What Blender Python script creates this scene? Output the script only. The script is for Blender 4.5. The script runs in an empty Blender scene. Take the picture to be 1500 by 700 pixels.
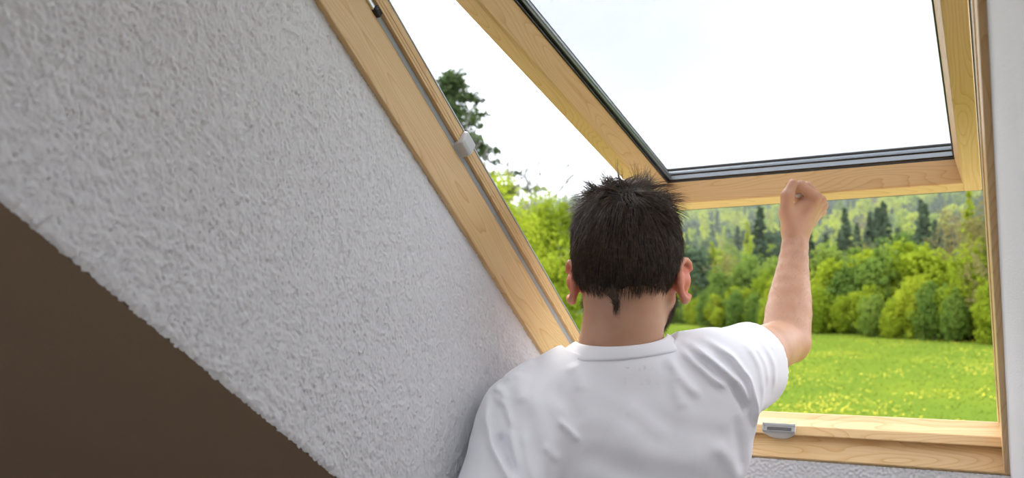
import bpy, bmesh, math, random
import numpy as np
from mathutils import Matrix, Vector

# ------------------------------------------------------------------ camera, sky, sun, exposure
FL, YAW, PITCH = 1267.7, math.radians(29.15), math.radians(5.812)   # focal length in pixels of the 1500 px frame
H = 1.56                                                             # camera height above the room floor
scene = bpy.context.scene
C = scene.collection
cam = bpy.data.cameras.new('camera'); cam_o = bpy.data.objects.new('camera', cam); C.objects.link(cam_o)
cam.sensor_width = 36; cam.lens = FL / 1500 * 36; cam.clip_start = 0.02; cam.clip_end = 3000
cam_o.location = (0, 0, H); cam_o.rotation_euler = (math.pi / 2 + PITCH, 0, YAW)
cam.dof.use_dof = True; cam.dof.focus_distance = 1.36; cam.dof.aperture_fstop = 5.6
scene.camera = cam_o

world = bpy.data.worlds.new('sky'); scene.world = world; world.use_nodes = True
wn = world.node_tree; wn.nodes.clear()
w_out = wn.nodes.new('ShaderNodeOutputWorld'); w_bg = wn.nodes.new('ShaderNodeBackground')
w_tc = wn.nodes.new('ShaderNodeTexCoord'); w_no = wn.nodes.new('ShaderNodeTexNoise'); w_rp = wn.nodes.new('ShaderNodeValToRGB')
w_map = wn.nodes.new('ShaderNodeMapping'); w_map.inputs['Scale'].default_value = (1, 1, 2.6)
w_no.inputs['Scale'].default_value = 2.1; w_no.inputs['Detail'].default_value = 5; w_no.inputs['Roughness'].default_value = .52
w_rp.color_ramp.elements[0].position = .36; w_rp.color_ramp.elements[0].color = (.70, .745, .83, 1)
w_rp.color_ramp.elements[1].position = .62; w_rp.color_ramp.elements[1].color = (.955, .985, 1.035, 1)
w_bg.inputs['Strength'].default_value = 3.2
for a, b in ((w_tc.outputs['Generated'], w_map.inputs[0]), (w_map.outputs[0], w_no.inputs['Vector']), (w_no.outputs[0], w_rp.inputs[0]),
             (w_rp.outputs[0], w_bg.inputs[0]), (w_bg.outputs[0], w_out.inputs[0])): wn.links.new(a, b)

sun = bpy.data.lights.new('sun', 'SUN'); sun_o = bpy.data.objects.new('sun', sun); C.objects.link(sun_o)
sun.energy = 3.2; sun.angle = math.radians(9); sun.color = (1, .95, .86)
sun_dir = Vector((-.42, .50, .76)).normalized()          # towards the sun: left of the window and high
sun_o.rotation_euler = sun_dir.to_track_quat('Z', 'Y').to_euler(); sun_o.location = (-4, 6, 9)

scene.view_settings.view_transform = 'Standard'; scene.view_settings.look = 'None'
scene.view_settings.gamma = 1; scene.view_settings.use_curve_mapping = False
scene.view_settings.exposure = 0.18

random.seed(4); rng = np.random.default_rng(4)
R = math.radians
TH, PHI = 0.6379, 0.25276                    # roof pitch, pitch of the opened sash
P0 = np.array([0.00567, 1.5969, -0.2325 + H])  # right lower corner of the window frame at the plaster
G0 = np.array([0.0, 1.8125, 0.3156 + H])       # lower glass edge of the opened sash

# ------------------------------------------------------------------ materials
def new_mat(name):
    m = bpy.data.materials.new(name); m.use_nodes = True
    t = m.node_tree; p = t.nodes['Principled BSDF']; return m, t, p
def N(t, kind, **kw):
    n = t.nodes.new('ShaderNode' + kind)
    for k, v in kw.items():
        if k in n.inputs: n.inputs[k].default_value = v
        else: setattr(n, k, v)
    return n
def ramp(t, fac, stops):
    r = t.nodes.new('ShaderNodeValToRGB'); e = r.color_ramp.elements
    while len(e) < len(stops): e.new(.5)
    for q, (pos, col) in zip(e, stops): q.position = pos; q.color = (*col, 1)
    t.links.new(fac, r.inputs[0]); return r.outputs[0]
def coords(t, scale=(1, 1, 1), kind='Object'):
    c = N(t, 'TexCoord'); m = N(t, 'Mapping'); m.inputs['Scale'].default_value = scale
    t.links.new(c.outputs[kind], m.inputs[0]); return m.outputs[0]
def bump(t, p, height, strength, dist):
    b = N(t, 'Bump'); b.inputs['Strength'].default_value = strength; b.inputs['Distance'].default_value = dist
    t.links.new(height, b.inputs['Height']); t.links.new(b.outputs[0], p.inputs['Normal'])
def plain(name, col, rough=.5, metal=0, noise=0, nscale=40):
    m, t, p = new_mat(name); p.inputs['Base Color'].default_value = (*col, 1)
    p.inputs['Roughness'].default_value = rough; p.inputs['Metallic'].default_value = metal
    if noise:
        n = N(t, 'TexNoise', Scale=nscale, Detail=3.); t.links.new(coords(t), n.inputs['Vector'])
        t.links.new(ramp(t, n.outputs[0], [(.3, tuple(c * (1 - noise) for c in col)), (.7, tuple(min(1, c * (1 + noise)) for c in col))]), p.inputs['Base Color'])
    return m

def wood(name, light, mid, dark, seed=0.):
    m, t, p = new_mat(name)
    c = N(t, 'TexCoord'); oi = N(t, 'ObjectInfo')
    off = N(t, 'VectorMath', operation='SCALE'); off.inputs[0].default_value = (7, 3, 5); t.links.new(oi.outputs['Random'], off.inputs['Scale'])
    add = N(t, 'VectorMath', operation='ADD'); t.links.new(c.outputs['Object'], add.inputs[0]); t.links.new(off.outputs[0], add.inputs[1])
    m1 = N(t, 'Mapping'); m1.inputs['Scale'].default_value = (1.7, 10, 10); t.links.new(add.outputs[0], m1.inputs[0])
    n1 = N(t, 'TexNoise', Scale=1.0, Detail=2., Roughness=.45); t.links.new(m1.outputs[0], n1.inputs['Vector'])
    k = N(t, 'Math', operation='MULTIPLY'); k.inputs[1].default_value = 36; t.links.new(n1.outputs[0], k.inputs[0])
    fr = N(t, 'Math', operation='FRACT'); t.links.new(k.outputs[0], fr.inputs[0])          # growth rings cut by the board face
    m2 = N(t, 'Mapping'); m2.inputs['Scale'].default_value = (9, 420, 420); t.links.new(add.outputs[0], m2.inputs[0])
    n2 = N(t, 'TexNoise', Scale=1.0, Detail=2.); t.links.new(m2.outputs[0], n2.inputs['Vector'])
    m3 = N(t, 'Mapping'); m3.inputs['Scale'].default_value = (1.2, 7, 7); t.links.new(add.outputs[0], m3.inputs[0])
    n3 = N(t, 'TexNoise', Scale=1.0, Detail=1.); t.links.new(m3.outputs[0], n3.inputs['Vector'])
    ring = ramp(t, fr.outputs[0], [(0, light), (.55, light), (.86, mid), (.95, dark), (1, light)])
    tone = ramp(t, n3.outputs[0], [(.3, (.93, .90, .86)), (.7, (1, 1, 1))])
    fib = ramp(t, n2.outputs[0], [(.3, (.93, .92, .9)), (.7, (1, 1, 1))])
    x1 = N(t, 'MixRGB', blend_type='MULTIPLY'); x1.inputs[0].default_value = 1; t.links.new(ring, x1.inputs[1]); t.links.new(tone, x1.inputs[2])
    x2 = N(t, 'MixRGB', blend_type='MULTIPLY'); x2.inputs[0].default_value = 1; t.links.new(x1.outputs[0], x2.inputs[1]); t.links.new(fib, x2.inputs[2])
    t.links.new(x2.outputs[0], p.inputs['Base Color']); p.inputs['Roughness'].default_value = .42
    p.inputs['Coat Weight'].default_value = .15; p.inputs['Coat Roughness'].default_value = .25
    bump(t, p, n2.outputs[0], .12, .0006)
    return m

def plaster(name, col, fine=900, strength=.5, dist=.001):
    m, t, p = new_mat(name); p.inputs['Roughness'].default_value = .92; p.inputs['Specular IOR Level'].default_value = .2
    v = coords(t)
    n = N(t, 'TexNoise', Scale=float(fine), Detail=3., Roughness=.6); t.links.new(v, n.inputs['Vector'])
    n2 = N(t, 'TexNoise', Scale=3., Detail=2.); t.links.new(v, n2.inputs['Vector'])
    t.links.new(ramp(t, n2.outputs[0], [(.3, tuple(c * .96 for c in col)), (.7, col)]), p.inputs['Base Color'])
    bump(t, p, n.outputs[0], strength, dist); return m

M = {}
M['pine'] = wood('pine', (.79, .545, .275), (.735, .475, .22), (.665, .40, .165))
M['pine_sash'] = wood('pine_sash', (.73, .475, .215), (.685, .425, .18), (.615, .36, .14))
M['plaster'] = plaster('white_stucco', (.80, .80, .82), 700, .35, .0008)
M['plaster_flat'] = plaster('white_stucco_wall', (.80, .80, .82), 420, .6, .0014)
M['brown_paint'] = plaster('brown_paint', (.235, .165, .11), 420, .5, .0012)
M['paint_white'] = plaster('white_paint', (.8, .79, .77), 300, .3, .001)
M['floor_wood'] = wood('floor_oak', (.52, .47, .42), (.46, .41, .36), (.40, .35, .30))
M['alu'] = plain('aluminium', (.42, .45, .48), .35, .7)
M['alu_dark'] = plain('dark_cladding', (.09, .095, .10), .4, .4)
M['rubber'] = plain('black_rubber', (.012, .012, .013), .5)
M['seal'] = plain('grey_seal', (.36, .39, .42), .5)
M['spacer'] = plain('spacer_metal', (.46, .50, .53), .3, .8)
M['glazing_rim'] = plain('glazing_rim', (.40, .45, .50), .4, .3)
M['plastic'] = plain('grey_plastic', (.60, .62, .64), .4)
M['plastic_dark'] = plain('dark_grey_plastic', (.12, .125, .13), .5)
M['steel'] = plain('steel', (.75, .76, .77), .25, .9)

m, t, p = new_mat('window_glass'); t.nodes.remove(p); out = t.nodes['Material Output']
tr = N(t, 'BsdfTransparent'); tr.inputs[0].default_value = (.786, .788, .788, 1)
gl = N(t, 'BsdfGlossy'); gl.inputs['Roughness'].default_value = .0
fz = N(t, 'LayerWeight', Blend=.08); fk = N(t, 'Math', operation='MULTIPLY'); fk.inputs[1].default_value = .12; mx = N(t, 'MixShader')
t.links.new(fz.outputs['Facing'], fk.inputs[0]); t.links.new(fk.outputs[0], mx.inputs[0]); t.links.new(tr.outputs[0], mx.inputs[1]); t.links.new(gl.outputs[0], mx.inputs[2]); t.links.new(mx.outputs[0], out.inputs[0])
M['glass'] = m

m, t, p = new_mat('skin'); v = coords(t)
n1 = N(t, 'TexNoise', Scale=22., Detail=4.); t.links.new(v, n1.inputs['Vector'])
n2 = N(t, 'TexNoise', Scale=650., Detail=3.); t.links.new(v, n2.inputs['Vector'])
t.links.new(ramp(t, n1.outputs[0], [(.3, (.49, .262, .165)), (.55, (.54, .305, .20)), (.75, (.58, .34, .23))]), p.inputs['Base Color'])
p.inputs['Roughness'].default_value = .5; p.inputs['Subsurface Weight'].default_value = .22
p.inputs['Subsurface Radius'].default_value = (.012, .004, .002); p.inputs['Subsurface Scale'].default_value = 1.0
bump(t, p, n2.outputs[0], .25, .0008); M['skin'] = m; SKIN = (t, p)

m, t, p = new_mat('white_cotton'); v = coords(t)
n1 = N(t, 'TexNoise', Scale=9., Detail=4.); t.links.new(v, n1.inputs['Vector'])
n2 = N(t, 'TexNoise', Scale=1100., Detail=2.); t.links.new(v, n2.inputs['Vector'])
t.links.new(ramp(t, n1.outputs[0], [(.3, (.79, .79, .835)), (.7, (.82, .82, .865))]), p.inputs['Base Color'])
p.inputs['Roughness'].default_value = .9; p.inputs['Specular IOR Level'].default_value = .15; p.inputs['Sheen Weight'].default_value = .15
bump(t, p, n2.outputs[0], .25, .0006); M['cotton'] = m; COTTON = (t, p)
M['print'] = plain('faded_print', (.62, .61, .66), .9)
m, t, p = new_mat('brown_hair'); oi = N(t, 'TexNoise', Scale=140., Detail=2.); t.links.new(coords(t), oi.inputs['Vector'])
t.links.new(ramp(t, oi.outputs[0], [(.3, (.030, .017, .010)), (.6, (.072, .044, .028)), (.75, (.15, .096, .062))]), p.inputs['Base Color'])
p.inputs['Roughness'].default_value = .42; p.inputs['Specular IOR Level'].default_value = .4; M['hair'] = m
M['undercoat'] = plain('matte_dark_hair', (.012, .008, .006), .95)
M['arm_hair'] = plain('fine_body_hair', (.25, .16, .1), .5)
M['denim'] = plain('blue_denim', (.05, .07, .13), .85, 0, .2, 300)
M['leather'] = plain('brown_leather', (.08, .05, .03), .5)
M['eye'] = plain('eye_white', (.75, .73, .7), .2)
M['iris'] = plain('brown_iris', (.06, .03, .015), .2)

def leaf_mat(name, cols, trans=.42):
    m, t, p = new_mat(name); t.nodes.remove(p); out = t.nodes['Material Output']
    oi = N(t, 'ObjectInfo'); n = N(t, 'TexNoise', Scale=.55, Detail=3.); t.links.new(coords(t), n.inputs['Vector'])
    a = N(t, 'Math', operation='MULTIPLY_ADD'); a.inputs[1].default_value = .55; t.links.new(oi.outputs['Random'], a.inputs[0])
    b = N(t, 'Math', operation='MULTIPLY_ADD'); b.inputs[1].default_value = 1.0; b.inputs[2].default_value = -.28
    n0 = N(t, 'TexNoise', Scale=.085, Detail=1.); t.links.new(coords(t), n0.inputs['Vector']); sm = N(t, 'Math', operation='ADD'); t.links.new(n.outputs[0], sm.inputs[0]); t.links.new(n0.outputs[0], sm.inputs[1])
    b.inputs[1].default_value = .9; b.inputs[2].default_value = -.68
    t.links.new(sm.outputs[0], b.inputs[0]); t.links.new(b.outputs[0], a.inputs[2])
    col = ramp(t, a.outputs[0], [(0, cols[0]), (.5, cols[1]), (1, cols[2])])
    d = N(t, 'BsdfDiffuse'); s = N(t, 'BsdfTranslucent'); mx = N(t, 'MixShader'); mx.inputs[0].default_value = trans
    t.links.new(col, d.inputs[0]); t.links.new(col, s.inputs[0])
    t.links.new(d.outputs[0], mx.inputs[1]); t.links.new(s.outputs[0], mx.inputs[2]); t.links.new(mx.outputs[0], out.inputs[0])
    return m
M['leaf_bright'] = leaf_mat('spring_leaves', ((.17, .245, .02), (.30, .37, .03), (.44, .47, .045)))
M['leaf_mid'] = leaf_mat('green_leaves', ((.11, .18, .04), (.18, .265, .05), (.27, .335, .06)))
M['leaf_dark'] = leaf_mat('conifer_needles', ((.06, .09, .055), (.085, .125, .07), (.12, .165, .08)), .25)
M['leaf_pine'] = leaf_mat('pine_needles', ((.055, .085, .035), (.08, .115, .045), (.11, .15, .06)), .25)
M['leaf_rust'] = leaf_mat('bronze_buds', ((.15, .13, .05), (.21, .18, .07), (.26, .23, .08)))
M['bark'] = plain('bark', (.06, .045, .035), .95, 0, .3, 12)
M['twig'] = plain('grey_twigs', (.20, .18, .17), .95)
M['flower'] = plain('yellow_petals', (.80, .62, .01), .8)

m, t, p = new_mat('meadow_grass'); v = coords(t)
n1 = N(t, 'TexNoise', Scale=.16, Detail=4.); t.links.new(v, n1.inputs['Vector'])
n2 = N(t, 'TexNoise', Scale=1.3, Detail=4.); t.links.new(v, n2.inputs['Vector'])
ad = N(t, 'Math', operation='MULTIPLY_ADD'); ad.inputs[1].default_value = .5; t.links.new(n2.outputs[0], ad.inputs[0]); t.links.new(n1.outputs[0], ad.inputs[2])
t.links.new(ramp(t, ad.outputs[0], [(.45, (.098, .148, .020)), (.8, (.116, .164, .020)), (1.1, (.150, .184, .020))]), p.inputs['Base Color'])
p.inputs['Roughness'].default_value = 1; p.inputs['Specular IOR Level'].default_value = 0; M['meadow'] = m
M['blade'] = leaf_mat('grass_blades', ((.094, .148, .018), (.112, .164, .018), (.132, .178, .018)), .3)
M['forest_floor'] = plain('forest_floor', (.035, .055, .02), 1, 0, .4, .3)

# ------------------------------------------------------------------ helpers
def link(o, parent=None):
    C.objects.link(o)
    if parent is not None: o.parent = parent
    return o
def mesh_obj(name, verts, faces, mat, parent=None, smooth=False):
    me = bpy.data.meshes.new(name)
    verts = np.asarray(verts, dtype=np.float32)
    if isinstance(faces, np.ndarray):
        nf, k = faces.shape
        me.vertices.add(len(verts)); me.vertices.foreach_set('co', verts.ravel())
        me.loops.add(nf * k); me.loops.foreach_set('vertex_index', faces.astype(np.int32).ravel())
        me.polygons.add(nf); me.polygons.foreach_set('loop_start', np.arange(0, nf * k, k, dtype=np.int32))
        me.update(calc_edges=True); me.validate()
    else:
        me.from_pydata([tuple(map(float, q)) for q in verts], [], faces); me.update()
    if mat is not None: me.materials.append(M[mat])
    if smooth: me.polygons.foreach_set('use_smooth', np.ones(len(me.polygons), dtype=bool))
    return link(bpy.data.objects.new(name, me), parent)
def empty(name, loc=(0, 0, 0), rot=(0, 0, 0), parent=None):
    o = bpy.data.objects.new(name, None); o.empty_display_size = .1; link(o, parent)
    o.location = loc; o.rotation_euler = rot; return o
def tag(o, label=None, cat=None, group=None, kind=None):
    for k, v in (('label', label), ('category', cat), ('group', group), ('kind', kind)):
        if v: o[k] = v
    return o
def bevel(o, w, seg=2):
    b = o.modifiers.new('bevel', 'BEVEL'); b.width = w; b.segments = seg; b.limit_method = 'ANGLE'; b.angle_limit = R(25); return o
def prism(name, prof, l0, l1, mat, parent, along='x', bev=.0012):
    """profile polygon extruded along its length; the mesh's own x axis is always the length (grain) direction"""
    n = len(prof); vs = []
    for l in (l0, l1):
        for (u, w) in prof: vs.append((l, u, w) if along == 'x' else (l, -u, w))
    fs = [[i, (i + 1) % n, n + (i + 1) % n, n + i] for i in range(n)] + [list(range(n))[::-1], [n + i for i in range(n)]]
    o = mesh_obj(name, vs, fs, mat, parent)
    bm = bmesh.new(); bm.from_mesh(o.data); bmesh.ops.recalc_face_normals(bm, faces=bm.faces); bm.to_mesh(o.data); bm.free()
    if along == 'y': o.rotation_euler = (0, 0, math.pi / 2)
    if bev: bevel(o, bev)
    return o
def box(name, lo, hi, mat, parent=None, bev=0):
    (x0, y0, z0), (x1, y1, z1) = lo, hi
    v = [(x0, y0, z0), (x1, y0, z0), (x1, y1, z0), (x0, y1, z0), (x0, y0, z1), (x1, y0, z1), (x1, y1, z1), (x0, y1, z1)]
    f = [[3, 2, 1, 0], [4, 5, 6, 7], [0, 1, 5, 4], [1, 2, 6, 5], [2, 3, 7, 6], [3, 0, 4, 7]]
    o = mesh_obj(name, v, f, mat, parent)
    if bev: bevel(o, bev)
    return o
def tubes(paths, radii, sides=6):
    """joined round tubes along polylines -> verts, quad faces"""
    V, F = [], []; base = 0
    for pts, rad in zip(paths, radii):
        pts = np.asarray(pts, float); n = len(pts)
        tan = np.gradient(pts, axis=0); tan /= np.linalg.norm(tan, axis=1)[:, None] + 1e-9
        ref = np.array([.31, .87, .38]); a = np.cross(tan, ref); a /= np.linalg.norm(a, axis=1)[:, None] + 1e-9; b = np.cross(tan, a)
        ang = np.arange(sides) * 2 * np.pi / sides
        ring = pts[:, None, :] + np.asarray(rad)[:, None, None] * (np.cos(ang)[None, :, None] * a[:, None, :] + np.sin(ang)[None, :, None] * b[:, None, :])
        V.append(ring.reshape(-1, 3))
        i = np.arange(n - 1)[:, None] * sides + np.arange(sides)[None, :]; j = np.arange(n - 1)[:, None] * sides + (np.arange(sides)[None, :] + 1) % sides
        F.append(np.stack([i, j, j + sides, i + sides], -1).reshape(-1, 4) + base); base += n * sides
    return np.concatenate(V), np.concatenate(F)
def field(nu, nv, du, dv, wl, seed, spread=.5):
    """band-limited random relief, wavelength wl metres, unit rms"""
    g = np.random.default_rng(seed); f = np.fft.rfft2(g.standard_normal((nu, nv)))
    k = np.sqrt(np.fft.fftfreq(nu, du)[:, None] ** 2 + np.fft.rfftfreq(nv, dv)[None, :] ** 2) * wl
    a = np.fft.irfft2(f * np.exp(-((np.log(k + 1e-6)) / spread) ** 2), (nu, nv)); return a / a.std()

# ------------------------------------------------------------------ room shell
cS, sS = math.cos(TH), math.sin(TH)
def roof(x, s, n):                                  # roof coordinates (across, down the slope, outward) -> world
    return (P0[0] + x, P0[1] + s * cS + n * sS, P0[2] - s * sS + n * cS)
def ceil_n(s): return -.388 + .0479 * s             # inner ceiling surface lies this far under the window
SW = .278                                           # slope coordinate where the ceiling meets the knee wall
def slab(name, x0, x1, s0, s1, mat):                # a piece of roof: inner ceiling face, outer face
    v = [roof(x, s, n) for x in (x0, x1) for (s, n) in ((s0, ceil_n(s0)), (s1, ceil_n(s1)), (s1, -.03), (s0, -.03))]
    f = [[0, 1, 2, 3], [7, 6, 5, 4], [0, 4, 5, 1], [1, 5, 6, 2], [2, 6, 7, 3], [3, 7, 4, 0]]
    o = mesh_obj(name, v, f, mat); bm = bmesh.new(); bm.from_mesh(o.data); bmesh.ops.recalc_face_normals(bm, faces=bm.faces); bm.to_mesh(o.data); bm.free()
    return tag(o, kind='structure')
SR = -3.55                                          # ridge
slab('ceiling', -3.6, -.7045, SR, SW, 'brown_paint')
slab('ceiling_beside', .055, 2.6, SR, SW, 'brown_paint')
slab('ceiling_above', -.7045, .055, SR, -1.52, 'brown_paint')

# left cheek of the window recess: stucco with real relief
nu, nv = 800, 210
tt, ww = np.meshgrid(np.linspace(0, 1, nu), np.linspace(0, 1, nv), indexing='ij')
sa = -1.5 + 1.5 * tt; sb = -1.5 + (1.5 + SW) * tt; nb = ceil_n(sb)
ss_ = sa + (sb - sa) * ww; nn_ = nb * ww + .004 * (1 - ww)
rel = .55 * field(nu, nv, .0022, .0021, .0065, 1, .42) + .5 * field(nu, nv, .0022, .0021, .0038, 2, .4) + .35 * field(nu, nv, .0022, .0021, .02, 3, .5)
rel = np.sign(rel) * np.abs(rel) ** 1.15
xx = -.7005 + .00092 * rel
edge = np.clip((ww - .985) / .015, 0, 1); xx = xx - .003 * edge ** 2
ragged = .0007 * field(nu, nv, .0022, .0021, .009, 5, .6)[:, :1]; nn_ = nn_ + ragged * np.clip((ww - .9) / .1, 0, 1)
V = np.stack([P0[0] + xx, P0[1] + ss_ * cS + nn_ * sS, P0[2] - ss_ * sS + nn_ * cS], -1).reshape(-1, 3)
ii = (np.arange(nu - 1)[:, None] * nv + np.arange(nv - 1)[None, :])
F = np.stack([ii, ii + 1, ii + nv + 1, ii + nv], -1).reshape(-1, 4)
tag(mesh_obj('wall_left', V, F, 'plaster', None, True), kind='structure')
# right cheek, splayed slightly into the room
v = [roof(.000, -1.5, .004), roof(.000, 0, .004), roof(.05, SW, ceil_n(SW)), roof(.05, -1.5, ceil_n(-1.5)),
     roof(.056, -1.5, .004), roof(.056, 0, .004), roof(.056, SW, ceil_n(SW)), roof(.056, -1.5, ceil_n(-1.5))]
tag(mesh_obj('wall_right', v, [[0, 1, 2, 3], [7, 6, 5, 4], [0, 4, 5, 1], [1, 5, 6, 2], [2, 6, 7, 3], [3, 7, 4, 0]], 'plaster_flat'), kind='structure')
# knee wall below the window, and the rest of the room behind the camera
nu, nv = 420, 260
uu, zz = np.meshgrid(np.linspace(-.75, .06, nu), np.linspace(-.5, .0, nv), indexing='ij')
rel = .8 * field(nu, nv, .002, .002, .0085, 8, .45) + .6 * field(nu, nv, .002, .002, .005, 9, .4)
V = np.stack([P0[0] + uu, P0[1] - .002 - .0011 * rel, P0[2] + zz], -1).reshape(-1, 3)
ii = (np.arange(nu - 1)[:, None] * nv + np.arange(nv - 1)[None, :]); F = np.stack([ii, ii + nv, ii + nv + 1, ii + 1], -1).reshape(-1, 4)
tag(mesh_obj('wall_below', V, F, 'plaster', None, True), kind='structure')
zk = P0[2] - .46
tag(box('wall_front', (-3.6, 1.600, 0), (2.6, 1.75, zk), 'paint_white'), kind='structure')
tag(box('wall_front_upper', (-.76, 1.600, zk), (.1, 1.70, P0[2] - .012), 'paint_white'), kind='structure')
tag(box('floor', (-3.6, -4.6, -.1), (2.6, 1.75, 0), 'floor_wood'), kind='structure')
yr = P0[1] + SR * cS + ceil_n(SR) * sS; zr = P0[2] - SR * sS + ceil_n(SR) * cS
for nm, x in (('wall_gable', -3.7), ('wall_end', 2.6)):
    v = [(x + d, y, z) for d in (0, .1) for (y, z) in ((-4.6, 0), (1.75, 0), (1.75, 1.0), (yr, zr + .1), (-4.6, 1.0))]
    o = mesh_obj(nm, v, [[0, 1, 2, 3, 4], [9, 8, 7, 6, 5]] + [[i, 5 + i, 5 + (i + 1) % 5, (i + 1) % 5] for i in range(5)], 'paint_white'); tag(o, kind='structure')
# opposite slope with two open roof windows that let daylight in behind the camera
def back(x, q):                                     # q 0 at the ridge, 1 at the back knee wall
    return (x, yr + (-4.6 - yr) * q, zr + (1.0 - zr) * q)
def backpiece(nm, x0, x1, q0, q1):
    v = [back(x0, q0), back(x1, q0), back(x1, q1), back(x0, q1)]; v += [(a, b, c + .15) for a, b, c in v]
    tag(mesh_obj(nm, v, [[0, 1, 2, 3], [7, 6, 5, 4], [0, 4, 5, 1], [1, 5, 6, 2], [2, 6, 7, 3], [3, 7, 4, 0]], 'paint_white'), kind='structure')
for k, (a, b, q0, q1) in enumerate(((-3.6, 2.6, 0, .10), (-3.6, 2.6, .58, 1), (-3.6, -2.4, .10, .58), (-.75, -.45, .10, .58), (1.4, 2.6, .10, .58))):
    backpiece('ceiling_back_%d' % (k + 1), a, b, q0, q1)
tag(box('wall_back', (-3.6, -4.7, 0), (2.6, -4.6, 1.1), 'paint_white'), kind='structure')

# ------------------------------------------------------------------ the roof window: fixed frame
fr = empty('window_1', tuple(P0), (-TH, 0, 0)); tag(fr, kind='structure')
XL = -.70
prism('jamb', [(XL - .05, 0), (XL + .0070, 0), (XL + .0078, .001), (XL + .0082, .070), (XL + .0055, .0775), (XL - .05, .0775)], -1.5, .03, 'pine', fr, 'y')
prism('outer_jamb', [(XL - .05, .0775), (XL + .002, .0775), (XL + .002, .0865), (XL + .0125, .0865), (XL + .0125, .0905), (XL + .0112, .0912), (XL + .0125, .0920),
       (XL + .0125, .0965), (XL + .0112, .0972), (XL + .0125, .098), (XL + .0125, .1085), (XL - .05, .1085)], -1.5, .05, 'pine', fr, 'y', .0003)
prism('seal_strip', [(XL + .0018, .0765), (XL + .0062, .0772), (XL + .0068, .0862), (XL + .0018, .0870)], -.965, .03, 'seal', fr, 'y', .0006)
prism('metal_edge', [(XL - .06, .1085), (XL + .0135, .1085), (XL + .0135, .1115), (XL - .06, .1115)], -1.5, .05, 'alu', fr, 'y', .0004)
prism('jamb', [(-.0072, 0), (.05, 0), (.05, .0775), (-.0085, .0775), (-.0098, .070)], -1.5, .03, 'pine', fr, 'y')
prism('outer_jamb', [(-.0113, .0865), (-.006, .0865), (-.006, .0775), (.05, .0775), (.05, .1085), (-.0127, .1085)], -1.5, .05, 'pine', fr, 'y', .0004)
prism('metal_edge', [(-.0130, .1085), (.06, .1085), (.06, .1115), (-.0130, .1115)], -1.5, .05, 'alu', fr, 'y', .0004)
x0, x1 = XL + .0082, -.0072
prism('sill_board', [(.03, 0), (-.0066, 0), (-.0075, .001), (-.0085, .040), (-.0085, .05), (.03, .06)], x0 - .002, x1 + .002, 'pine', fr, 'x', .0008)
prism('sill_rail', [(.03, .060), (-.0085, .046), (-.0195, .0375), (-.0225, .0378), (-.0240, .0540), (-.0232, .0560), (-.0165, .0730), (-.0125, .0885), (.02, .108), (.05, .10)],
      x0 - .004, x1 + .002, 'pine', fr, 'x', .0010)
prism('head_board', [(-1.5, 0), (-1.46, 0), (-1.46, .1085), (-1.5, .1085)], x0, x1, 'pine', fr, 'x')
# hinge arm bracket high in the left groove, stop clip on the left jamb
o = prism('hinge_bracket', [(XL + .002, .0775), (XL + .009, .0778), (XL + .009, .0858), (XL + .002, .0858)], -1.5, -.972, 'steel', fr, 'y', .0006)
prism('bracket_end', [(XL + .0015, .0770), (XL + .0115, .0775), (XL + .0115, .0875), (XL + .0015, .0875)], -.974, -.960, 'rubber', fr, 'y', .0015)
o = prism('stop_clip', [(XL + .004, .0800), (XL + .0205, .0820), (XL + .0225, .0880), (XL + .0225, .1060), (XL + .012, .1090), (XL + .004, .1090)], -.733, -.705, 'plastic', fr, 'y', .002)
prism('jamb_plate', [(-.0085, .0500), (-.0065, .0500), (-.0065, .0580), (-.0085, .0580)], -.066, -.038, 'plastic_dark', fr, 'y', .0004)
# striker that takes the handle's latch: half-round grey cup with a slot
sx, half = -.3535, .0285
ang = np.linspace(math.pi, 2 * math.pi, 15)
st = empty('striker', (0, 0, 0), (0, 0, 0), fr)
# local: x across, y down the slope, z outward; the cup hangs on the sill rail, its slot in the upper rim
prof = [(sx + half * math.cos(a), .0200 * math.sin(a)) for a in ang]
def cup_pt(px_, depth, back): # px_ across, depth 0 rim .. 1 bottom, back 0 room side .. 1 against the rail
    return (px_, -.0355 + .0245 * depth, .0365 - .0030 * depth + .0150 * back)
bm = bmesh.new()
outer = [bm.verts.new(cup_pt(x, -y / .0200, 0)) for x, y in prof]
inner = [bm.verts.new(cup_pt(x, -y / .0200, 1)) for x, y in prof]
k = len(prof)
for i in range(k - 1): bm.faces.new((outer[i], outer[i + 1], inner[i + 1], inner[i]))
bm.faces.new(outer); bm.faces.new(inner[::-1])
rimo = [outer[0], outer[-1], inner[-1], inner[0]]
f = bm.faces.new(rimo)
res = bmesh.ops.inset_region(bm, faces=[f], thickness=.0026)
ex = bmesh.ops.extrude_discrete_faces(bm, faces=[f]); nf = ex['faces'][0]
bmesh.ops.recalc_face_normals(bm, faces=bm.faces)
dv = Vector(cup_pt(sx, .33, .5)) - Vector(cup_pt(sx, 0, .5))
bmesh.ops.translate(bm, verts=list(nf.verts), vec=dv)
me = bpy.data.meshes.new('striker_cup'); bm.to_mesh(me); bm.free(); me.materials.append(M['plastic'])
o = link(bpy.data.objects.new('striker_cup', me), st); bevel(o, .0012, 2)
v = [cup_pt(sx + e * half * .74, .26, q) for e in (-1, 1) for q in (.25, .75)]
mesh_obj('slot', [v[0], v[2], v[3], v[1]], [[0, 1, 2, 3]], 'plastic_dark', st)

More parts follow.
